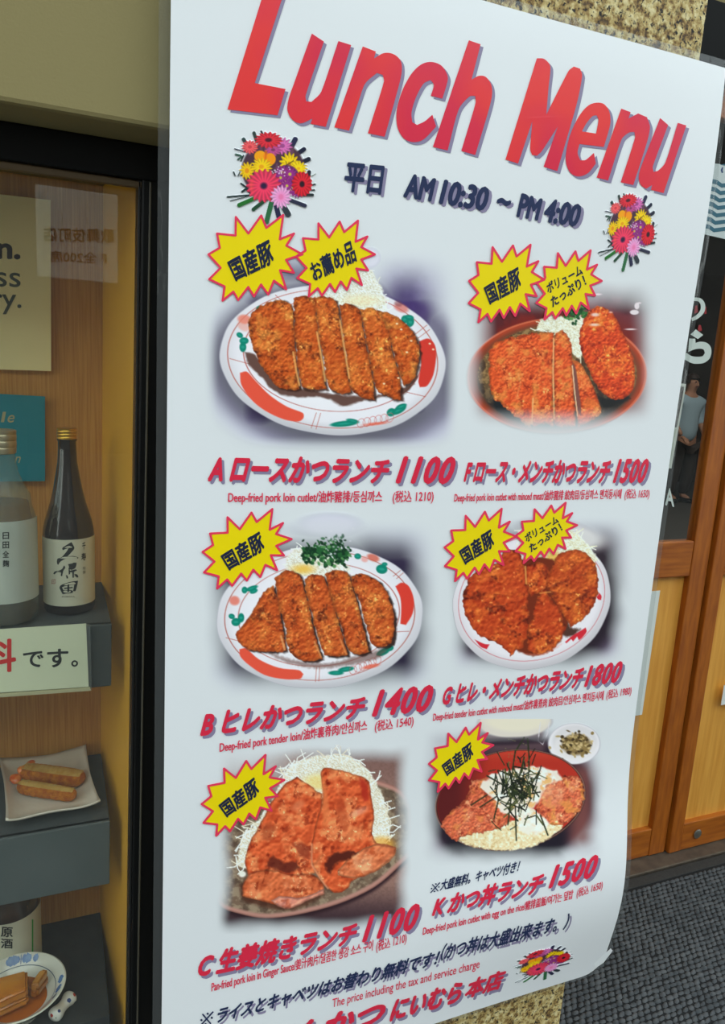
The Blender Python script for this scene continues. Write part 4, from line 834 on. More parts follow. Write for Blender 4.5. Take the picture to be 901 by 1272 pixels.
# ------------------------------------------------------------------ bottles
def bottle(name, label, x, y, z, prof, body_m, cap, cap_m, lab=None, lab_m=None, group=None):
    t = empty(name, (x, y, z), label, 'bottle', group)
    MB().lathe(prof, 56, (x, y, z)).out('glass_body', body_m, t, True)
    r0, z0, r1, z1 = cap
    cp = [(0, z1), (r1-.001, z1), (r1, z1-.001)]
    k = 3
    for i in range(k):
        zz = z1-(z1-z0)*(i+.6)/(k+.6); cp += [(r1, zz+.0014), (r1-.0008, zz), (r1, zz-.0014)]
    cp += [(r0, z0+.0008), (r0-.001, z0)]
    MB().lathe(cp, 40, (x, y, z)).out('cap', cap_m, t, True)
    if lab:
        r, za, zb, w0, w1 = lab
        MB().lathe([(r, za), (r, zb)], 40, (x, y, z), math.radians(w0), math.radians(w1)).out('paper_label', lab_m, t, True)
    return t
def cylmap(x, y, r):
    """pixel -> point on the label cylinder seen from the lens"""
    def f(px, py, l):
        d = ray(px, py); a = d[:, 0]**2+d[:, 1]**2; b = -2*(d[:, 0]*x+d[:, 1]*y); c = x*x+y*y-(r+l)**2
        s = (-b-np.sqrt(np.maximum(b*b-4*a*c, 0)))/(2*a); p = d*s[:, None]; p[:, 2] += EYE; return p
    return f
BR = mat('dark_brown_glass', (34, 22, 18), .12, spec=.7, coat=.3)
CAPG = mat('gold_cap', (205, 160, 62), .3, metal=.85); CAPS = mat('pale_silver_cap', (196, 182, 150), .35, metal=.7)
LABW = mat('cream_label', (208, 204, 180), .65); LABG = mat('grey_washi_label', (176, 182, 170), .7, noise=(12, (196, 198, 184), 4), stretch=(1, 1, .4))
by, bz = 1.262, S1
bx = float(onY(85.5, 680, by)[0]); R1 = .0392
prof = [(0, .002), (.033, .001), (R1-.002, .003), (R1, .008), (R1, .127), (.0385, .137), (.036, .150), (.0315, .165), (.0265, .182), (.0215, .205), (.0175, .228), (.0148, .245), (.0137, .265), (.0135, .278), (.0150, .280), (.0150, .283), (.0125, .284), (0, .284)]
b1 = bottle('sake_bottle', 'dark brown sake bottle with gold cap and cream label', bx, by, bz, prof, BR, (.0150, .281, .0152, .299), CAPG, (R1+.0004, .018, .127, 180, 360), LABW)
cm = cylmap(bx, by, R1+.0005)
INK = mat('brush_ink', (38, 40, 40), .7)
def brush(name, pts_list, parent, m, mapf, k):
    L = []
    for pts in pts_list: L.append(poly(smooth_poly([k(*p) for p in pts], 4, 75)))
    return flat(name, L, None, parent, 4e-4, surf=mapf, m=m)
kb = lambda x, y: (x/6.9308, 630+y/6.9308)
brush('brush_lettering', [
 [(538, 350), (585, 318), (615, 300), (630, 325), (640, 355), (610, 395), (580, 425), (630, 420), (675, 432), (672, 442), (600, 444), (560, 446), (520, 470), (500, 498), (490, 480), (495, 445), (530, 430), (575, 380), (590, 352), (560, 362), (540, 372)],
 [(458, 572), (470, 555), (510, 545), (535, 530), (552, 500), (562, 520), (545, 550), (535, 595), (524, 590), (526, 562), (490, 560), (470, 580)],
 [(586, 490), (620, 485), (632, 478), (660, 478), (655, 510), (640, 530), (612, 540), (600, 530)], [(600, 548), (655, 535), (662, 548), (640, 556), (636, 608), (624, 606), (622, 560), (602, 562)], [(566, 585), (580, 588), (588, 612), (575, 616)], [(640, 575), (665, 580), (676, 600), (665, 608), (648, 592)], [(590, 520), (600, 518), (604, 575), (592, 580)],
 [(512, 690), (530, 668), (600, 645), (672, 632), (668, 660), (650, 722), (630, 722), (640, 665), (560, 680), (535, 690), (550, 715), (600, 712), (630, 720), (622, 738), (565, 745), (540, 748), (520, 712)], [(582, 668), (596, 664), (596, 728), (580, 730)], [(552, 695), (626, 686), (626, 696), (552, 706)]], b1, INK, cm, kb)
writing('lettering', '千', [(102, 683), (106.5, 682), (106.5, 673), (102, 674)], 0, b1, INK, .02, mapf=cm)
writing('lettering', '寿', [(101, 696.5), (107, 696), (107, 686.5), (101, 687)], 0, b1, INK, .02, mapf=cm)
writing('lettering', '吟', [(103, 708.5), (106.5, 708), (106.5, 703.5), (103, 704)], 0, b1, INK, .0, mapf=cm)
writing('lettering', '醸', [(103, 713), (106.5, 712.5), (106.5, 708.7), (103, 709.2)], 0, b1, INK, .0, mapf=cm)
writing('lettering', 'KUBOTA', [(77, 742), (93, 741.8), (93, 740.3), (77, 740.5)], 0, b1, INK, .01, mapf=cm)
writing('red_seal', '印', [(64, 726.5), (69, 726), (69, 719), (64, 719.5)], 0, b1, mat('seal_red', (170, 110, 100), .7), .02, mapf=cm)
# squat clear bottle
def tinted(name, tint, haze, col, rough=.08):
    m = bpy.data.materials.new(name); m.use_nodes = True; t = m.node_tree; b = t.nodes['Principled BSDF']; o = t.nodes['Material Output']
    tr = t.nodes.new('ShaderNodeBsdfTransparent'); tr.inputs[0].default_value = (*tint, 1); mx = t.nodes.new('ShaderNodeMixShader'); mx.inputs[0].default_value = haze
    b.inputs['Base Color'].default_value = (*lin(col), 1); b.inputs['Roughness'].default_value = rough; b.inputs['Specular IOR Level'].default_value = .8
    t.links.new(tr.outputs[0], mx.inputs[1]); t.links.new(b.outputs[0], mx.inputs[2]); t.links.new(mx.outputs[0], o.inputs[0]); return m
cy_ = 1.232
cx_ = float(onY(4.5, 680, cy_)[0]); R2 = float(onY(46.8, 690, cy_)[0])-cx_
cz = S1
prof = [(0, .003), (R2-.008, .002), (R2-.002, .006), (R2, .014), (R2, .155), (R2-.001, .166), (R2-.006, .182), (.040, .199), (.031, .215), (.0245, .232), (.0205, .252), (.0195, .262), (.021, .264), (.021, .268), (.018, .269)]
b2 = bottle('sake_bottle', 'squat clear glass bottle with silver cap and grey label', cx_, cy_, cz, prof, tinted('clear_bottle_glass', (.86, .92, .9), .22, (150, 170, 166)), (.0215, .262, .0225, .297), CAPS, (R2+.0005, .040, .166, 180, 360), LABG)
liq = [(0, .004), (R2-.009, .004), (R2-.003, .012), (R2-.003, .15), (R2-.008, .168), (.037, .188), (0, .188)]
MB().lathe(liq, 48, (cx_, cy_, cz)).out('liquor', tinted('pale_liquor', (.82, .74, .62), .25, (170, 120, 70)), b2, True)
cm2 = cylmap(cx_, cy_, R2+.0006)
for ch, y0 in (('日', 661), ('田', 672.5), ('全', 684), ('麹', 695.5)):
    writing('lettering', ch, [(3.2, y0+9), (11.3, y0+8.6), (11.3, y0), (3.2, y0+.3)], 0, b2, INK, .02, mapf=cm2)
# large bottle on the base, behind the bowl
ly_ = 1.335; RL = .0525; lx_ = float(onY(51.5, 1140, ly_)[0])-RL-.001
prof = [(0, .002), (RL-.006, .002), (RL, .01), (RL, .19), (.050, .215), (.042, .24), (.032, .265), (.024, .285), (.018, .31), (.016, .318), (0, .318)]
b3 = bottle('sake_bottle', 'large dark bottle with green striped white label behind the bowl', lx_, ly_, S3, prof, mat('smoky_brown_glass', (62, 46, 40), .15, spec=.6, noise=(20, (50, 38, 34)), stretch=(3, 3, .5)), (.017, .31, .018, .328), CAPG, (RL+.0005, .004, .117, 150, 390), LABW)
cm3 = cylmap(lx_, ly_, RL+.0006); GR = mat('green_stripe', (60, 160, 62), .6)
flat('green_stripe', [(np.array([(39.6, 1184), (41.4, 1184), (41.4, 1142), (39.6, 1142)]), [(0, 1, 2, 3)])], None, b3, 4e-4, 6, cm3, GR)
writing('lettering', '原', [(1, 1164), (16, 1164.5), (16, 1152), (1, 1151)], 0, b3, INK, .025, mapf=cm3)
writing('lettering', '酒', [(1, 1178), (16, 1178.5), (16, 1166.5), (1, 1165.5)], 0, b3, INK, .025, mapf=cm3)
# ------------------------------------------------------------------ square plate with two fried pieces
PZ = S2+.022
pc = [onZ(px, py, PZ) for px, py in [(-1, 944.5), (107, 928), (125, 998), (7, 1021)]]
plate = empty('square_plate', (float(np.mean([p[0] for p in pc])), float(np.mean([p[1] for p in pc])), S2), 'off white wavy square plate on the middle shelf', 'plate')
def wavy_plate():
    N = 26; vs = []; fs = []
    for side in (0, 1):
        for j in range(N+1):
            for i in range(N+1):
                u, v = i/N, j/N; p = pc[0]*(1-u)*(1-v)+pc[1]*u*(1-v)+pc[2]*u*v+pc[3]*(1-u)*v
                e = max(abs(2*u-1), abs(2*v-1)); cdir = np.array([u-.5, v-.5]); cr_ = (abs(2*u-1)*abs(2*v-1))
                inw = .0035*math.sin(math.pi*u)*(1 if j in (0, N) else 0)
                z = -.0165+.0155*max(0, (e-.5)/.5)**2+.006*cr_**4+.0012*(1+math.sin(u*9+v*4))*e
                x, y = p[0], p[1]; cx0, cy0 = plate.location.x, plate.location.y
                k = 1-.05*(1-cr_**2)*max(0, (e-.8)/.2)+.003*math.sin(17*u+13*v)
                x = cx0+(x-cx0)*k; y = cy0+(y-cy0)*k
                vs.append((x, y, PZ+z-(.0035 if side else 0)))
    n1 = (N+1)**2
    for j in range(N):
        for i in range(N):
            a = j*(N+1)+i; q = (a, a+1, a+N+2, a+N+1); fs.append(q); fs.append(tuple(n1+t for t in q[::-1]))
    rim = [i for i in range(N+1)]+[(j+1)*(N+1)-1 for j in range(1, N+1)]+[N*(N+1)+i for i in range(N-1, -1, -1)]+[j*(N+1) for j in range(N-1, 0, -1)]
    for a, b in zip(rim, rim[1:]+rim[:1]): fs.append((a, n1+a, n1+b, b))
    return vs, fs
v_, f_ = wavy_plate(); link('dish', mesh('dish', v_, f_), mat('off_white_glaze', (222, 210, 192), .3, coat=.3, noise=(14, (212, 200, 180), 4), bump=(60, .15)), plate, True)
def fried(name, label, A, B, w0, w1, hgt, z0, shrimp=False):
    """a fried piece lying along A-B (pixels on the plate): crumbed underside, pale flat top"""
    a, b = onZ(*A, z0+hgt*.5), onZ(*B, z0+hgt*.5); t = empty(name, (float((a[0]+b[0])/2), float((a[1]+b[1])/2), z0), label, 'fried food', 'fried pieces on the square plate')
    d = b-a; L = math.hypot(d[0], d[1]); ux, uy = d[0]/L, d[1]/L; nx_, ny_ = -uy, ux
    N, K = 44, 28; vs = []; rr = random.Random(name+label)
    for i in range(N+1):
        s = i/N; e = min(1, (1-abs(2*s-1)**7))**.5 if 0 < s < 1 else 0; wv = (w0+(w1-w0)*s)*max(e, .02)
        for k in range(K):
            th = 2*math.pi*k/K; c_, s_ = math.cos(th), math.sin(th)
            q = math.copysign(abs(c_)**.75, c_)*wv/2; h = math.copysign(abs(s_)**.75, s_)*hgt/2*max(e, .1)
            if s_ > .2: h = min(h, hgt*.36)
            r = 1+(vn(np.array(s*30), np.array(k*1.3), 3)-.5)*.16*(1 if s_ < .35 else .3)
            vs.append((a[0]+ux*L*s+nx_*q*r, a[1]+uy*L*s+ny_*q*r, z0+hgt*.5+h*r))
    fs = []
    for i in range(N):
        for k in range(K): fs.append((i*K+k, i*K+(k+1) % K, (i+1)*K+(k+1) % K, (i+1)*K+k))
    fs.append(tuple(range(K))[::-1]); fs.append(tuple(N*K+k for k in range(K)))
    o = link('crumb_coating', mesh('c', vs, fs), CRUMB, t, True)
    # pale layer over the flat top
    vs2 = []; fs2 = []
    for i in range(N+1):
        s = .04+.92*i/N; e = (1-abs(2*s-1)**8)**.5; wv = (w0+(w1-w0)*s)*e*.70
        for k in range(7):
            q = (k/6-.5)*wv; z = z0+hgt*.5+hgt*.37+.0012*(1-(2*k/6-1)**2)+.0006*math.sin(i*1.7+k)
            vs2.append((a[0]+ux*L*s+nx_*q, a[1]+uy*L*s+ny_*q, z))
    for i in range(N):
        for k in range(6): fs2.append((i*7+k, i*7+k+1, i*7+k+8, i*7+k+7))
    link('pale_top', mesh('p', vs2, fs2), PALE, t, True)
    return t, a, ux, uy, nx_, ny_
CRUMB = mat('golden_crumb', (226, 136, 22), .6, noise=(120, (196, 98, 12), 4), bump=(420, .9)); PALE = mat('pale_top', (226, 186, 106), .35, coat=.3, noise=(60, (214, 162, 76), 3), bump=(160, .3))
fz = PZ-.0135
t1, a1, ux, uy, nx_, ny_ = fried('fried_prawn', 'longer golden fried piece with prawn tail on the square plate', (26, 957), (105, 968), .033, .036, .027, fz)
fried('fried_fish_stick', 'slimmer golden fried piece in front on the square plate', (22, 976), (95, 988), .026, .022, .023, fz)
TAIL = mat('prawn_tail', (222, 92, 26), .3, coat=.4, noise=(90, (244, 150, 70), 2))
p0 = onZ(27, 963, fz+.012)
def blade(tip, w_, th):
    q = np.array(tip)-p0; L = np.linalg.norm(q); b = MB(); r = bmesh.ops.create_icosphere(b.bm, subdivisions=2, radius=1)
    qd = Vector(q/L); side = qd.cross(Vector((0, -.4, 1))).normalized(); up = side.cross(qd)
    for v in b.bm.verts:
        c = v.co.copy(); s = (c.x+1)/2; v.co = Vector(p0)+qd*(s*L)+side*(c.y*w_*(.55+.6*s))+up*(c.z*th)
    return b
blade(onZ(13, 971, fz+.008), .013, .006).out('tail_fin', TAIL, t1, True)
blade(onZ(42, 944, fz+.022), .009, .005).out('tail_fin', TAIL, t1, True)
blade(onZ(30, 952, fz+.020), .012, .009).out('tail_segment', TAIL, t1, True)
# ------------------------------------------------------------------ bowl of stewed pork
bwx, bwy, RB = -.0705, 1.208, .0765
BZ = S3+.0006
bowl = empty('ceramic_bowl', (bwx, bwy, S3), 'white bowl with blue painted rim in the bottom left corner', 'bowl')
PORC = mat('porcelain_glaze', (226, 222, 206), .12, coat=.6)
pr = [(0, .008), (.030, .008), (.032, 0), (.036, 0), (.038, .009), (RB*.75, .026), (RB, .048), (RB+.001, .0495), (RB-.001, .0505), (RB-.003, .050), (RB*.86, .041), (RB*.62, .026), (RB*.4, .018), (0, .015)]
MB().lathe(pr, 72, (bwx, bwy, BZ)).out('bowl_body', PORC, bowl, True)
BLUE = mat('cobalt_underglaze', (52, 92, 150), .2, coat=.5, noise=(70, (90, 126, 172), 3)); BLUEL = mat('cobalt_line', (70, 84, 108), .3)
def rimz(r):
    t = r/RB
    P = [(.4, .018), (.62, .026), (.86, .041), (.97, .050)]
    for (a, za), (b, zb) in zip(P, P[1:]):
        if t <= b: return za+(zb-za)*max(0, (t-a)/(b-a))
    return .050
MB().lathe([(RB*.79-.0005, rimz(RB*.79)+.0003), (RB*.79+.0005, rimz(RB*.79)+.0009)], 72, (bwx, bwy, BZ)).out('blue_line', BLUEL, bowl, True)
def patch(a0, a1, r0, r1, wob=0, seed=0):
    vs = []; fs = []; n = 14; rr = random.Random(seed)
    for i in range(n+1):
        t = i/n; e = math.sin(math.pi*t)**.4; rm_ = (r0+r1)/2; hw = (r1-r0)/2*e*(1+rr.uniform(-wob, wob))
        for r in (rm_-hw, rm_, rm_+hw):
            an = math.radians(a0+(a1-a0)*t); vs.append((bwx+math.cos(an)*r*RB, bwy+math.sin(an)*r*RB, S3+rimz(r*RB)+.0018))
    for i in range(n):
        for k in range(2): fs.append((3*i+k, 3*i+k+1, 3*i+k+4, 3*i+k+3))
    link('blue_motif', mesh('m', vs, fs), BLUE, bowl, True)
for s, (a0, a1, r0, r1) in enumerate([(88, 108, .82, .96), (72, 86, .82, .96), (62, 70, .84, .95), (86.3, 87.7, .80, .97), (-8, 6, .84, .95), (-24, -10, .83, .94), (-36, -26, .84, .93), (120, 140, .82, .96), (150, 170, .82, .96), (200, 225, .82, .95)]): patch(a0, a1, r0, r1, .25, s)
MB().lathe([(0, .0275), (RB*.655, .0275), (RB*.66, .0268)], 60, (bwx-.004, bwy-.003, S3)).out('sauce', mat('amber_sauce', (176, 92, 22), .08, coat=.5), bowl, True)
PORK = mat('braised_pork', (206, 132, 40), .3, coat=.4, noise=(22, (186, 106, 28), 3), bump=(50, .2)); PORKF = mat('braised_fat', (216, 154, 72), .3, coat=.3, noise=(30, (200, 132, 52), 3))
def chunk(name, label, x0, x1, y0, y1, h, rot, m, z0, parts=True):
    cx0, cy0 = (x0+x1)/2, (y0+y1)/2
    t = empty(name, (cx0, cy0, z0), label, 'meat', 'braised pork in the bowl')
    def xf(c):
        a = math.radians(rot); x, y = c.x-cx0, c.y-cy0
        k = 1+.10*math.sin(40*x+3)+.06*math.sin(70*y); z = c.z+.004*math.sin(35*x+1)*math.sin(42*y+2)
        return Vector((cx0+(x*math.cos(a)-y*math.sin(a))*k, cy0+(x*math.sin(a)+y*math.cos(a))*k, z))
    def layer(nm, za, zb, m_, g):
        b = MB(); b.box(x0-g, x1+g, y0-g, y1+g, za, zb); bmesh.ops.subdivide_edges(b.bm, edges=b.bm.edges[:], cuts=5, use_grid_fill=True)
        bmesh.ops.bevel(b.bm, geom=[e for e in b.bm.edges if e.calc_face_angle(0) > .8], offset=.005, segments=3, affect='EDGES'); b.out(nm, m_, t, True, xf)
    layer('lean_layer', z0, z0+h*.5, PORK, 0); layer('fat_layer', z0+h*.42, z0+h, m, -.001)
    return t
q = onZ(12, 1228, S3+.06)
chunk('braised_pork', 'larger glossy brown pork block filling the white bowl', -.112, -.050, 1.172, 1.226, .032, 8, PORK, S3+.031)
q = onZ(43, 1232, S3+.05)
chunk('braised_pork', 'smaller pork slice leaning at the right side of the bowl', -.044, -.029, 1.190, 1.228, .026, -28, PORKF, S3+.030)
# chopstick rest
cr_ = onZ(78, 1249, S3+.012)
rest = empty('chopstick_rest', (float(cr_[0]), float(cr_[1]), S3), 'small white floral ceramic chopstick rest beside the bowl', 'chopstick rest')
def floral():
    m = mat('floral_porcelain', (226, 222, 212), .15, coat=.5); t = m.node_tree; b = t.nodes['Principled BSDF']
    tcn = t.nodes.new('ShaderNodeTexCoord'); vo = t.nodes.new('ShaderNodeTexVoronoi'); vo.inputs['Scale'].default_value = 130
    r = t.nodes.new('ShaderNodeValToRGB'); r.color_ramp.interpolation = 'CONSTANT'; e = r.color_ramp.elements; e[0].position = 0; e[0].color = (*lin((226, 222, 212)), 1); e[1].position = .28; e[1].color = (*lin((62, 78, 130)), 1)
    for p, c in ((.52, (184, 60, 52)), (.66, (96, 120, 96)), (.8, (226, 222, 212))): k = e.new(p); k.color = (*lin(c), 1)
    mx = t.nodes.new('ShaderNodeMix'); mx.data_type = 'RGBA'; cp = t.nodes.new('ShaderNodeMath'); cp.operation = 'LESS_THAN'; cp.inputs[1].default_value = .42
    sp = t.nodes.new('ShaderNodeSeparateColor'); t.links.new(tcn.outputs['Object'], vo.inputs['Vector']); t.links.new(vo.outputs['Color'], sp.inputs[0]); t.links.new(sp.outputs[0], r.inputs[0])
    t.links.new(vo.outputs['Distance'], cp.inputs[0]); t.links.new(cp.outputs[0], mx.inputs[0]); mx.inputs[6].default_value = (*lin((226, 222, 212)), 1); t.links.new(r.outputs[0], mx.inputs[7]); t.links.new(mx.outputs[2], b.inputs['Base Color']); return m
bb = MB(); prf = [(0, -.026)]+[((.0125+.0032*math.cos(2*math.pi*s*1.0))*math.sqrt(max(0, 1-abs(2*s-1)**5)), -.026+.052*s) for s in [i/22 for i in range(1, 22)]]+[(0, .026)]
bb.lathe(prf, 28)
an = math.radians(50)
bb.out('ceramic_body', floral(), rest, True, xf=lambda c: Vector((cr_[0]+c.z*math.cos(an)-c.x*math.sin(an), cr_[1]+c.z*math.sin(an)+c.x*math.cos(an), S3+.011+c.y*.9)))
# ------------------------------------------------------------------ things on the doors
DY = GY-.0002
kg = lambda x, y: (800+x/7.95, 340+y/7.95)
WL = mat('white_vinyl', (204, 212, 204), .5); RL_ = mat('red_vinyl', (150, 20, 28), .6)
PG = GY+.014
def vinyl(name, loops, m, k, Y, lift=5e-4):
    L = [poly(*[smooth_poly([k(*p) for p in lp], 5, 60) for lp in g]) for g in loops]
    return flat(name, L, None, d1, lift, surf=lambda x, y, l: onY(x, y, Y-l), m=m)
vinyl('window_lettering', [[[(300, 300), (420, 240), (515, 235), (565, 245), (600, 285), (608, 340), (590, 392), (540, 440), (480, 470), (470, 440), (530, 400), (560, 355), (562, 310), (545, 278), (515, 270), (430, 276), (330, 330)]],
  [[(515, 550), (588, 605), (535, 645), (462, 600)]],
  [[(450, 640), (510, 642), (512, 684), (560, 672), (620, 682), (660, 722), (668, 780), (650, 838), (600, 878), (540, 889), (480, 885), (400, 845), (420, 780), (470, 812), (520, 820), (580, 815), (605, 782), (590, 748), (550, 740), (500, 748), (440, 772)]]], WL, kg, PG)
vinyl('red_lettering', [[[(508, 316), (530, 312), (535, 380), (500, 396)]], [[(602, 320), (618, 326), (620, 396), (598, 398)]], [[(545, 505), (565, 508), (576, 560), (540, 575), (536, 540)]]], RL_, kg, PG, 3e-4)
flat('window_lettering', [(bilin(uv, np.array([(826.5, 627.5), (838, 629.8), (835, 606.5), (829.5, 606)])), fs) for uv, fs in textuv('A', .03)], None, d1, 5e-4, surf=lambda x, y, l: onY(x, y, PG-l), m=WL)
note = empty('window_notice', V(onY(840, 530, PG)), 'narrow white bordered notice on the dark door glass at the poster edge', 'notice')
slab('notice_sheet', [(790, 470), (853, 477), (834.5, 582), (786, 577)], PG-.001, .0008, mat('notice_white', (196, 198, 186), .6), note)
slab('notice_picture', [(790, 474), (850.5, 480.5), (841, 531), (788, 527)], PG-.0014, .0003, mat('notice_dark', (52, 46, 40), .4), note)
slab('notice_text_area', [(788, 530), (840.5, 533), (832.5, 579), (786, 575)], PG-.0014, .0003, mat('notice_pale_green', (170, 176, 158), .6), note)
wv = empty('striped_sticker', V(onY(890, 290, PG)), 'white sticker with teal zigzag bands at upper right of door glass', 'sticker')
kw = lambda x, y: (840+x/9.08, 180+y/9.08)
def slabk(name, pts, k, Y, th, m, parent): return slab(name, [k(*p) for p in pts], Y, th, m, parent)
slabk('sticker_sheet', [(420, 205), (760, 260), (640, 1085), (525, 1055), (290, 1000)], kw, PG-.001, .0008, mat('sticker_white', (200, 208, 206), .6), wv)
TL = mat('teal_ink', (20, 92, 112), .5)
for i in range(7):
    x, y = -14.5*i, 84*i
    pts = [(400+x, 380+y), (470+x, 398+y), (520+x, 436+y), (620+x+30, 420+y), (620+x+24, 466+y), (516+x, 482+y), (455+x, 444+y), (395+x, 432+y)]
    slabk('zigzag_band', pts, kw, PG-.0014, .0003, TL, wv)
slabk('zigzag_band', [(500, 222), (600, 205), (640, 212), (640, 240), (540, 232)], kw, PG-.0014, .0003, TL, wv)
slabk('blue_emblem', [(520, 252), (535, 250), (528, 285), (535, 312), (518, 318), (506, 285)], kw, PG-.0014, .0003, mat('navy_ink', (26, 60, 110), .5), wv)
strip = empty('paper_strip', V(onY(805, 880, GY)), 'white paper strip stuck on the left door panel beside poster', 'paper')
pa, pb = onY(820, 733.5, GY), onY(797.5, 887.5, GY)
MB().prism([Vector((float(pa[0])-.07, GY-.0015, float(pa[2]))), Vector((float(pa[0]), GY-.0015, float(pa[2]))), Vector((float(pb[0]), GY-.0015, float(pb[2]))), Vector((float(pb[0])-.07, GY-.0015, float(pb[2])))], (0, .001, 0)).out('paper', WHITE, strip)
strip2 = empty('paper_corner', V(onY(900, 870, GY-.014)), 'white paper corner on the right door at the photo edge', 'paper')
pa, pb = onY(902, 851, GY-.0135), onY(896, 876, GY-.0135)
MB().prism([Vector((float(pb[0]), GY-.0135, float(pa[2]))), Vector((float(pb[0])+.09, GY-.0135, float(pa[2]))), Vector((float(pb[0])+.09, GY-.0135, float(pb[2]))), Vector((float(pb[0]), GY-.0135, float(pb[2])))], (0, .001, 0)).out('paper', WHITE, strip2)
# ------------------------------------------------------------------ entrance mat
MX0, MX1, MY0, MY1 = .99, 2.75, .35, SILLY-.006
mt = empty('entrance_mat', ((MX0+MX1)/2, (MY0+MY1)/2, 0), 'dark grey ribbed entrance mat in front of the doors', 'mat')
MGREY = mat('mat_rubber', (50, 48, 45), .85, noise=(160, (40, 39, 38)))
MB().box(MX0, MX1, MY0, MY1, 0, .006, .002).out('mat_backing', mat('mat_backing', (16, 17, 19), .95), mt)
MB().box(MX0, MX1, MY1-.035, MY1, .001, .0085, .002).out('mat_border', MGREY, mt)
rr = random.Random(11); vs = []; fs = []
py_ = .0140; px_ = .0190; j = 0; yy = MY0+.01
while yy < MY1-.042:
    xx = MX0+.008+(px_/2 if j % 2 else 0)
    while xx < min(MX1-.01, 2.35):
        if yy > .85-(xx-1)*0 and xx-MX0 > -1:
            cx0 = xx+rr.uniform(-.0016, .0016); cy0 = yy+rr.uniform(-.0012, .0012); a_ = .0094*rr.uniform(.88, 1.12); b_ = .0058*rr.uniform(.8, 1.2); h = .0115+rr.uniform(-.0012, .0012); tw = rr.uniform(-.05, .35)
            n = len(vs)
            for k in range(6):
                t = math.pi/3*k; vs.append((cx0+a_*1.15*math.cos(t), cy0+b_*1.15*math.sin(t)+tw*a_*math.cos(t), .0055))
            for k in range(6):
                t = math.pi/3*k; vs.append((cx0+a_*.8*math.cos(t), cy0+b_*.7*math.sin(t)+tw*a_*math.cos(t), h-.0015))
            vs.append((cx0, cy0, h))
            for k in range(6):
                q = (k+1) % 6; fs.append((n+k, n+q, n+6+q, n+6+k)); fs.append((n+6+k, n+6+q, n+12))
        xx += px_
    yy += py_; j += 1
o = link('mat_pile', mesh('pile', vs, fs), mat('mat_pile', (88, 89, 90), .95, spec=.1, noise=(40, (68, 70, 72), 3)), mt, True); tag(o, kind='stuff')
# ------------------------------------------------------------------ reflected passer-by, built as a man standing inside beyond the glass
HY = 7.3; HX = float(onY(848, 560, HY)[0])
MK = .94
man = empty('person', (HX, HY, .01), 'man in light blue shirt and dark trousers seen in the dark door glass', 'person')
def skin(name, joints, edges, m, root=0, sub=2, parent=None):
    me = bpy.data.meshes.new(name); me.from_pydata([j[:3] for j in joints], edges, []); o = bpy.data.objects.new(name, me); COL.objects.link(o)
    o.modifiers.new('s', 'SKIN'); me.skin_vertices[0].data[root].use_root = True
    for i, j in enumerate(joints): me.skin_vertices[0].data[i].radius = (j[3], j[4] if len(j) > 4 else j[3])
    sd = o.modifiers.new('d', 'SUBSURF'); sd.levels = sub
    dg = bpy.context.evaluated_depsgraph_get(); m2 = bpy.data.meshes.new_from_object(o.evaluated_get(dg)); bpy.data.objects.remove(o)
    return link(name, m2, m, parent, True)
SKIN = mat('skin', (190, 140, 112), .6)
def H(x, y, z): return (HX+x*MK, HY+y*MK, .01+z*MK)
# he faces the street, turned a little to his right
J = [H(0, 0, .93)+(.15, .11), H(0, 0, 1.1)+(.14, .10), H(0, .01, 1.3)+(.17, .11), H(0, .01, 1.44)+(.12, .08), H(0, 0, 1.52)+(.055, .055), H(0, -.015, 1.60)+(.075, .085), H(0, -.02, 1.70)+(.07, .085),
     H(-.19, .01, 1.40)+(.06, .055), H(-.24, .02, 1.14)+(.045, .042), H(-.20, -.14, .93)+(.036, .03),
     H(.19, .01, 1.40)+(.06, .055), H(.25, .02, 1.14)+(.045, .042), H(.20, -.16, .95)+(.036, .03),
     H(-.09, 0, .85)+(.09, .10), H(-.11, -.01, .48)+(.06, .065), H(-.12, .02, .09)+(.042, .045), H(-.125, -.12, .04)+(.045, .032),
     H(.09, 0, .85)+(.09, .10), H(.12, -.05, .48)+(.06, .065), H(.13, .03, .09)+(.042, .045), H(.135, -.11, .04)+(.045, .032)]
body = skin('body', J, [(0, 1), (1, 2), (2, 3), (3, 4), (4, 5), (5, 6), (3, 7), (7, 8), (8, 9), (3, 10), (10, 11), (11, 12), (0, 13), (13, 14), (14, 15), (15, 16), (0, 17), (17, 18), (18, 19), (19, 20)], SKIN, 0, 2, man)
for s, w_ in ((-1, H(-.20, -.14, .93)), (1, H(.20, -.16, .95))):
    wx, wy, wz = w_
    jj = [(wx, wy, wz, .026, .02), (wx-s*.005, wy-.05, wz-.03, .034, .018)]; ee = [(0, 1)]
    for q, (off, ln) in enumerate([(-.026, .055), (-.009, .066), (.009, .062), (.025, .048)]):
        n = len(jj); jj += [(wx+off, wy-.09, wz-.055, .010), (wx+off, wy-.09-ln*.5, wz-.075, .009), (wx+off*.9, wy-.085-ln*.6, wz-.075-ln*.5, .008)]; ee += [(1, n), (n, n+1), (n+1, n+2)]
    n = len(jj); jj += [(wx-s*.04, wy-.05, wz-.03, .011), (wx-s*.05, wy-.09, wz-.05, .009)]; ee += [(0, n), (n, n+1)]
    skin('hand', jj, ee, SKIN, 0, 1, man)
SHIRT = mat('light_blue_shirt', (176, 206, 222), .8, bump=(9, .5))
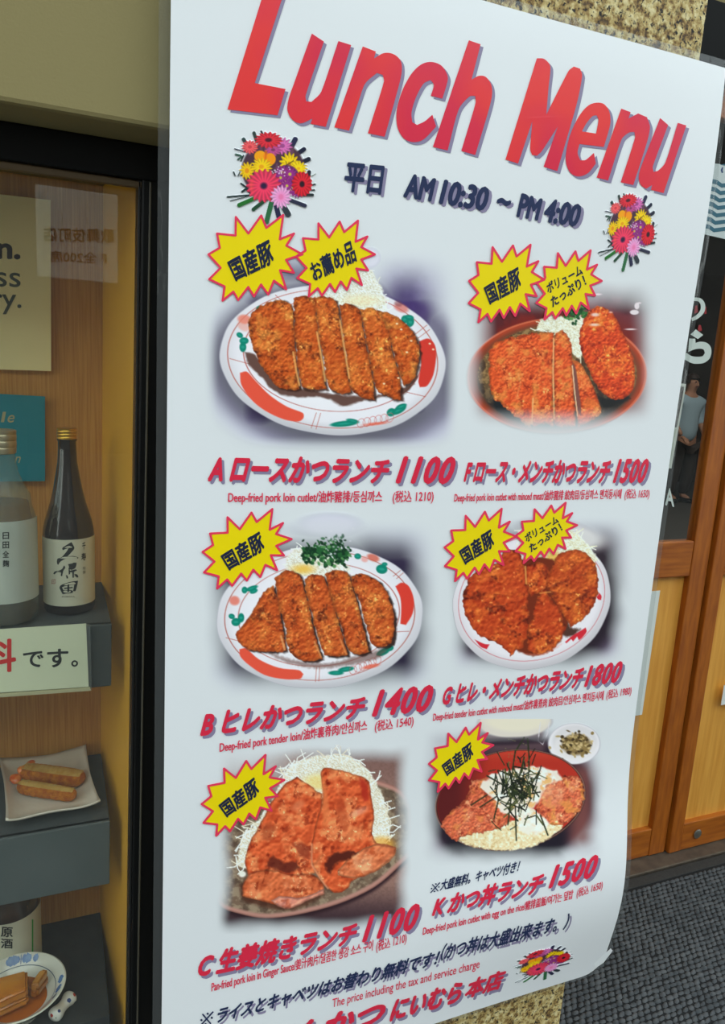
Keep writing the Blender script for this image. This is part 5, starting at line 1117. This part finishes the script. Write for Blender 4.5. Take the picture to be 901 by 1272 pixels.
SJ = [H(0, 0, .80)+(.175, .15), H(0, 0, 1.1)+(.17, .13), H(0, .01, 1.3)+(.195, .135), H(0, .01, 1.44)+(.16, .12), H(0, 0, 1.51)+(.085, .08), H(-.20, .01, 1.39)+(.08, .075), H(-.235, .02, 1.16)+(.066, .062), H(-.225, -.04, 1.07)+(.06, .058), H(.20, .01, 1.39)+(.08, .075), H(.245, .02, 1.16)+(.066, .062), H(.235, -.04, 1.07)+(.06, .058)]
skin('shirt', SJ, [(0, 1), (1, 2), (2, 3), (3, 4), (3, 5), (5, 6), (6, 7), (3, 8), (8, 9), (9, 10)], SHIRT, 0, 2, man)
TJ = [H(0, 0, .93)+(.18, .15), H(-.09, 0, .82)+(.105, .115), H(-.11, -.01, .48)+(.08, .085), H(-.12, .02, .10)+(.065, .07), H(.09, 0, .82)+(.105, .115), H(.12, -.05, .48)+(.08, .085), H(.13, .03, .10)+(.065, .07)]
skin('trousers', TJ, [(0, 1), (1, 2), (2, 3), (0, 4), (4, 5), (5, 6)], mat('dark_trousers', (58, 50, 46), .8), 0, 2, man)
for s in (-1, 1): skin('shoe', [H(s*.125, .05, .04)+(.05, .04), H(s*.13, -.06, .04)+(.052, .036), H(s*.133, -.16, .03)+(.045, .028)], [(0, 1), (1, 2)], mat('black_shoe', (20, 20, 20), .4), 0, 2, man)
hb = MB(); bmesh.ops.create_uvsphere(hb.bm, u_segments=24, v_segments=16, radius=1)
for v in list(hb.bm.verts):
    if v.co.z < -.35 or (v.co.y < -.55 and v.co.z < .35): hb.bm.verts.remove(v)
hb.out('hair', mat('dark_hair', (44, 28, 22), .6), man, True, xf=lambda c: Vector(H(c.x*.092, c.y*.108, 1.66+c.z*.115)))
fb = MB(); 
for sx_ in (-1, 1): 
    r_ = bmesh.ops.create_icosphere(fb.bm, subdivisions=1, radius=.011)
    for v in r_['verts']: v.co += Vector(H(sx_*.032, -.10, 1.655))
fb.out('eyes', mat('eye_dark', (30, 24, 22), .3), man, True)
fb = MB(); r_ = bmesh.ops.create_cone(fb.bm, segments=6, radius1=.018, radius2=.006, depth=.045, cap_ends=True)
for v in r_['verts']: v.co += Vector(H(0, -.108, 1.63))
fb.out('nose', SKIN, man, True)
fb = MB().box(HX-.025, HX+.025, HY-.103*MK, HY-.09*MK, .01+1.585*MK, .01+1.595*MK, .003); fb.out('mouth', mat('lips', (150, 84, 76), .6), man)
# unseen fill light added to brighten the man
rl = bpy.data.lights.new('man_fill_light', 'AREA'); rl.size = 1.2; rl.energy = 42; rl.color = (1, .93, .84)
ro = bpy.data.objects.new('man_fill_light', rl); COL.objects.link(ro); ro.location = (6.6, 5.2, 3.1)

# ------------------------------------------------------------------ shop sign across the pavement, seen mirrored in the case glass
GX = FY+.022; SGY = -2.0; VY = 2*GX-SGY
def mir(px, py, l=0): p = onY(px, py, VY); p[..., 1] = SGY+.012+l; return p
sg = empty('street_sign', V(mir(88, 345)), 'white shop sign with brown characters, mirrored in the case glass', 'sign')
c4 = [mir(*p) for p in ((43.5, 229), (146, 246), (146, 349), (43.5, 343))]
x0, x1 = float(c4[0][0]), float(c4[1][0]); z0, z1 = float(min(c4[2][2], c4[3][2])), float(max(c4[0][2], c4[1][2]))
MB().box(x0, x1, SGY-.05, SGY+.01, z0, z1, .004).out('sign_board', mat('lit_sign_white', (236, 236, 226), .6), sg)
MB().box(x0-.12, x0-.07, SGY-.05, SGY, 0, z1+.1, .004).out('sign_pole', mat('sign_pole_grey', (90, 90, 90), .5), sg)
MB().box(x0-.08, x0+.01, SGY-.04, SGY-.02, z1-.1, z1-.07).out('sign_bracket', mat('sign_pole_grey2', (90, 90, 90), .5), sg)
SB = mat('sign_brown', (40, 20, 4), .6)
for body, xr, xl, yb, yt in (('歌舞伎町店', 142, 54, 300, 282), ('F 全200席', 132, 62, 326, 311)):
    q = [(xr, yb+(xr-54)*.03), (xl, yb), (xl, yt), (xr, yt+(xr-54)*.03)]
    writing('sign_lettering', body, q, 0, sg, SB, .012, mapf=lambda x, y, l: mir(x, y, 0))
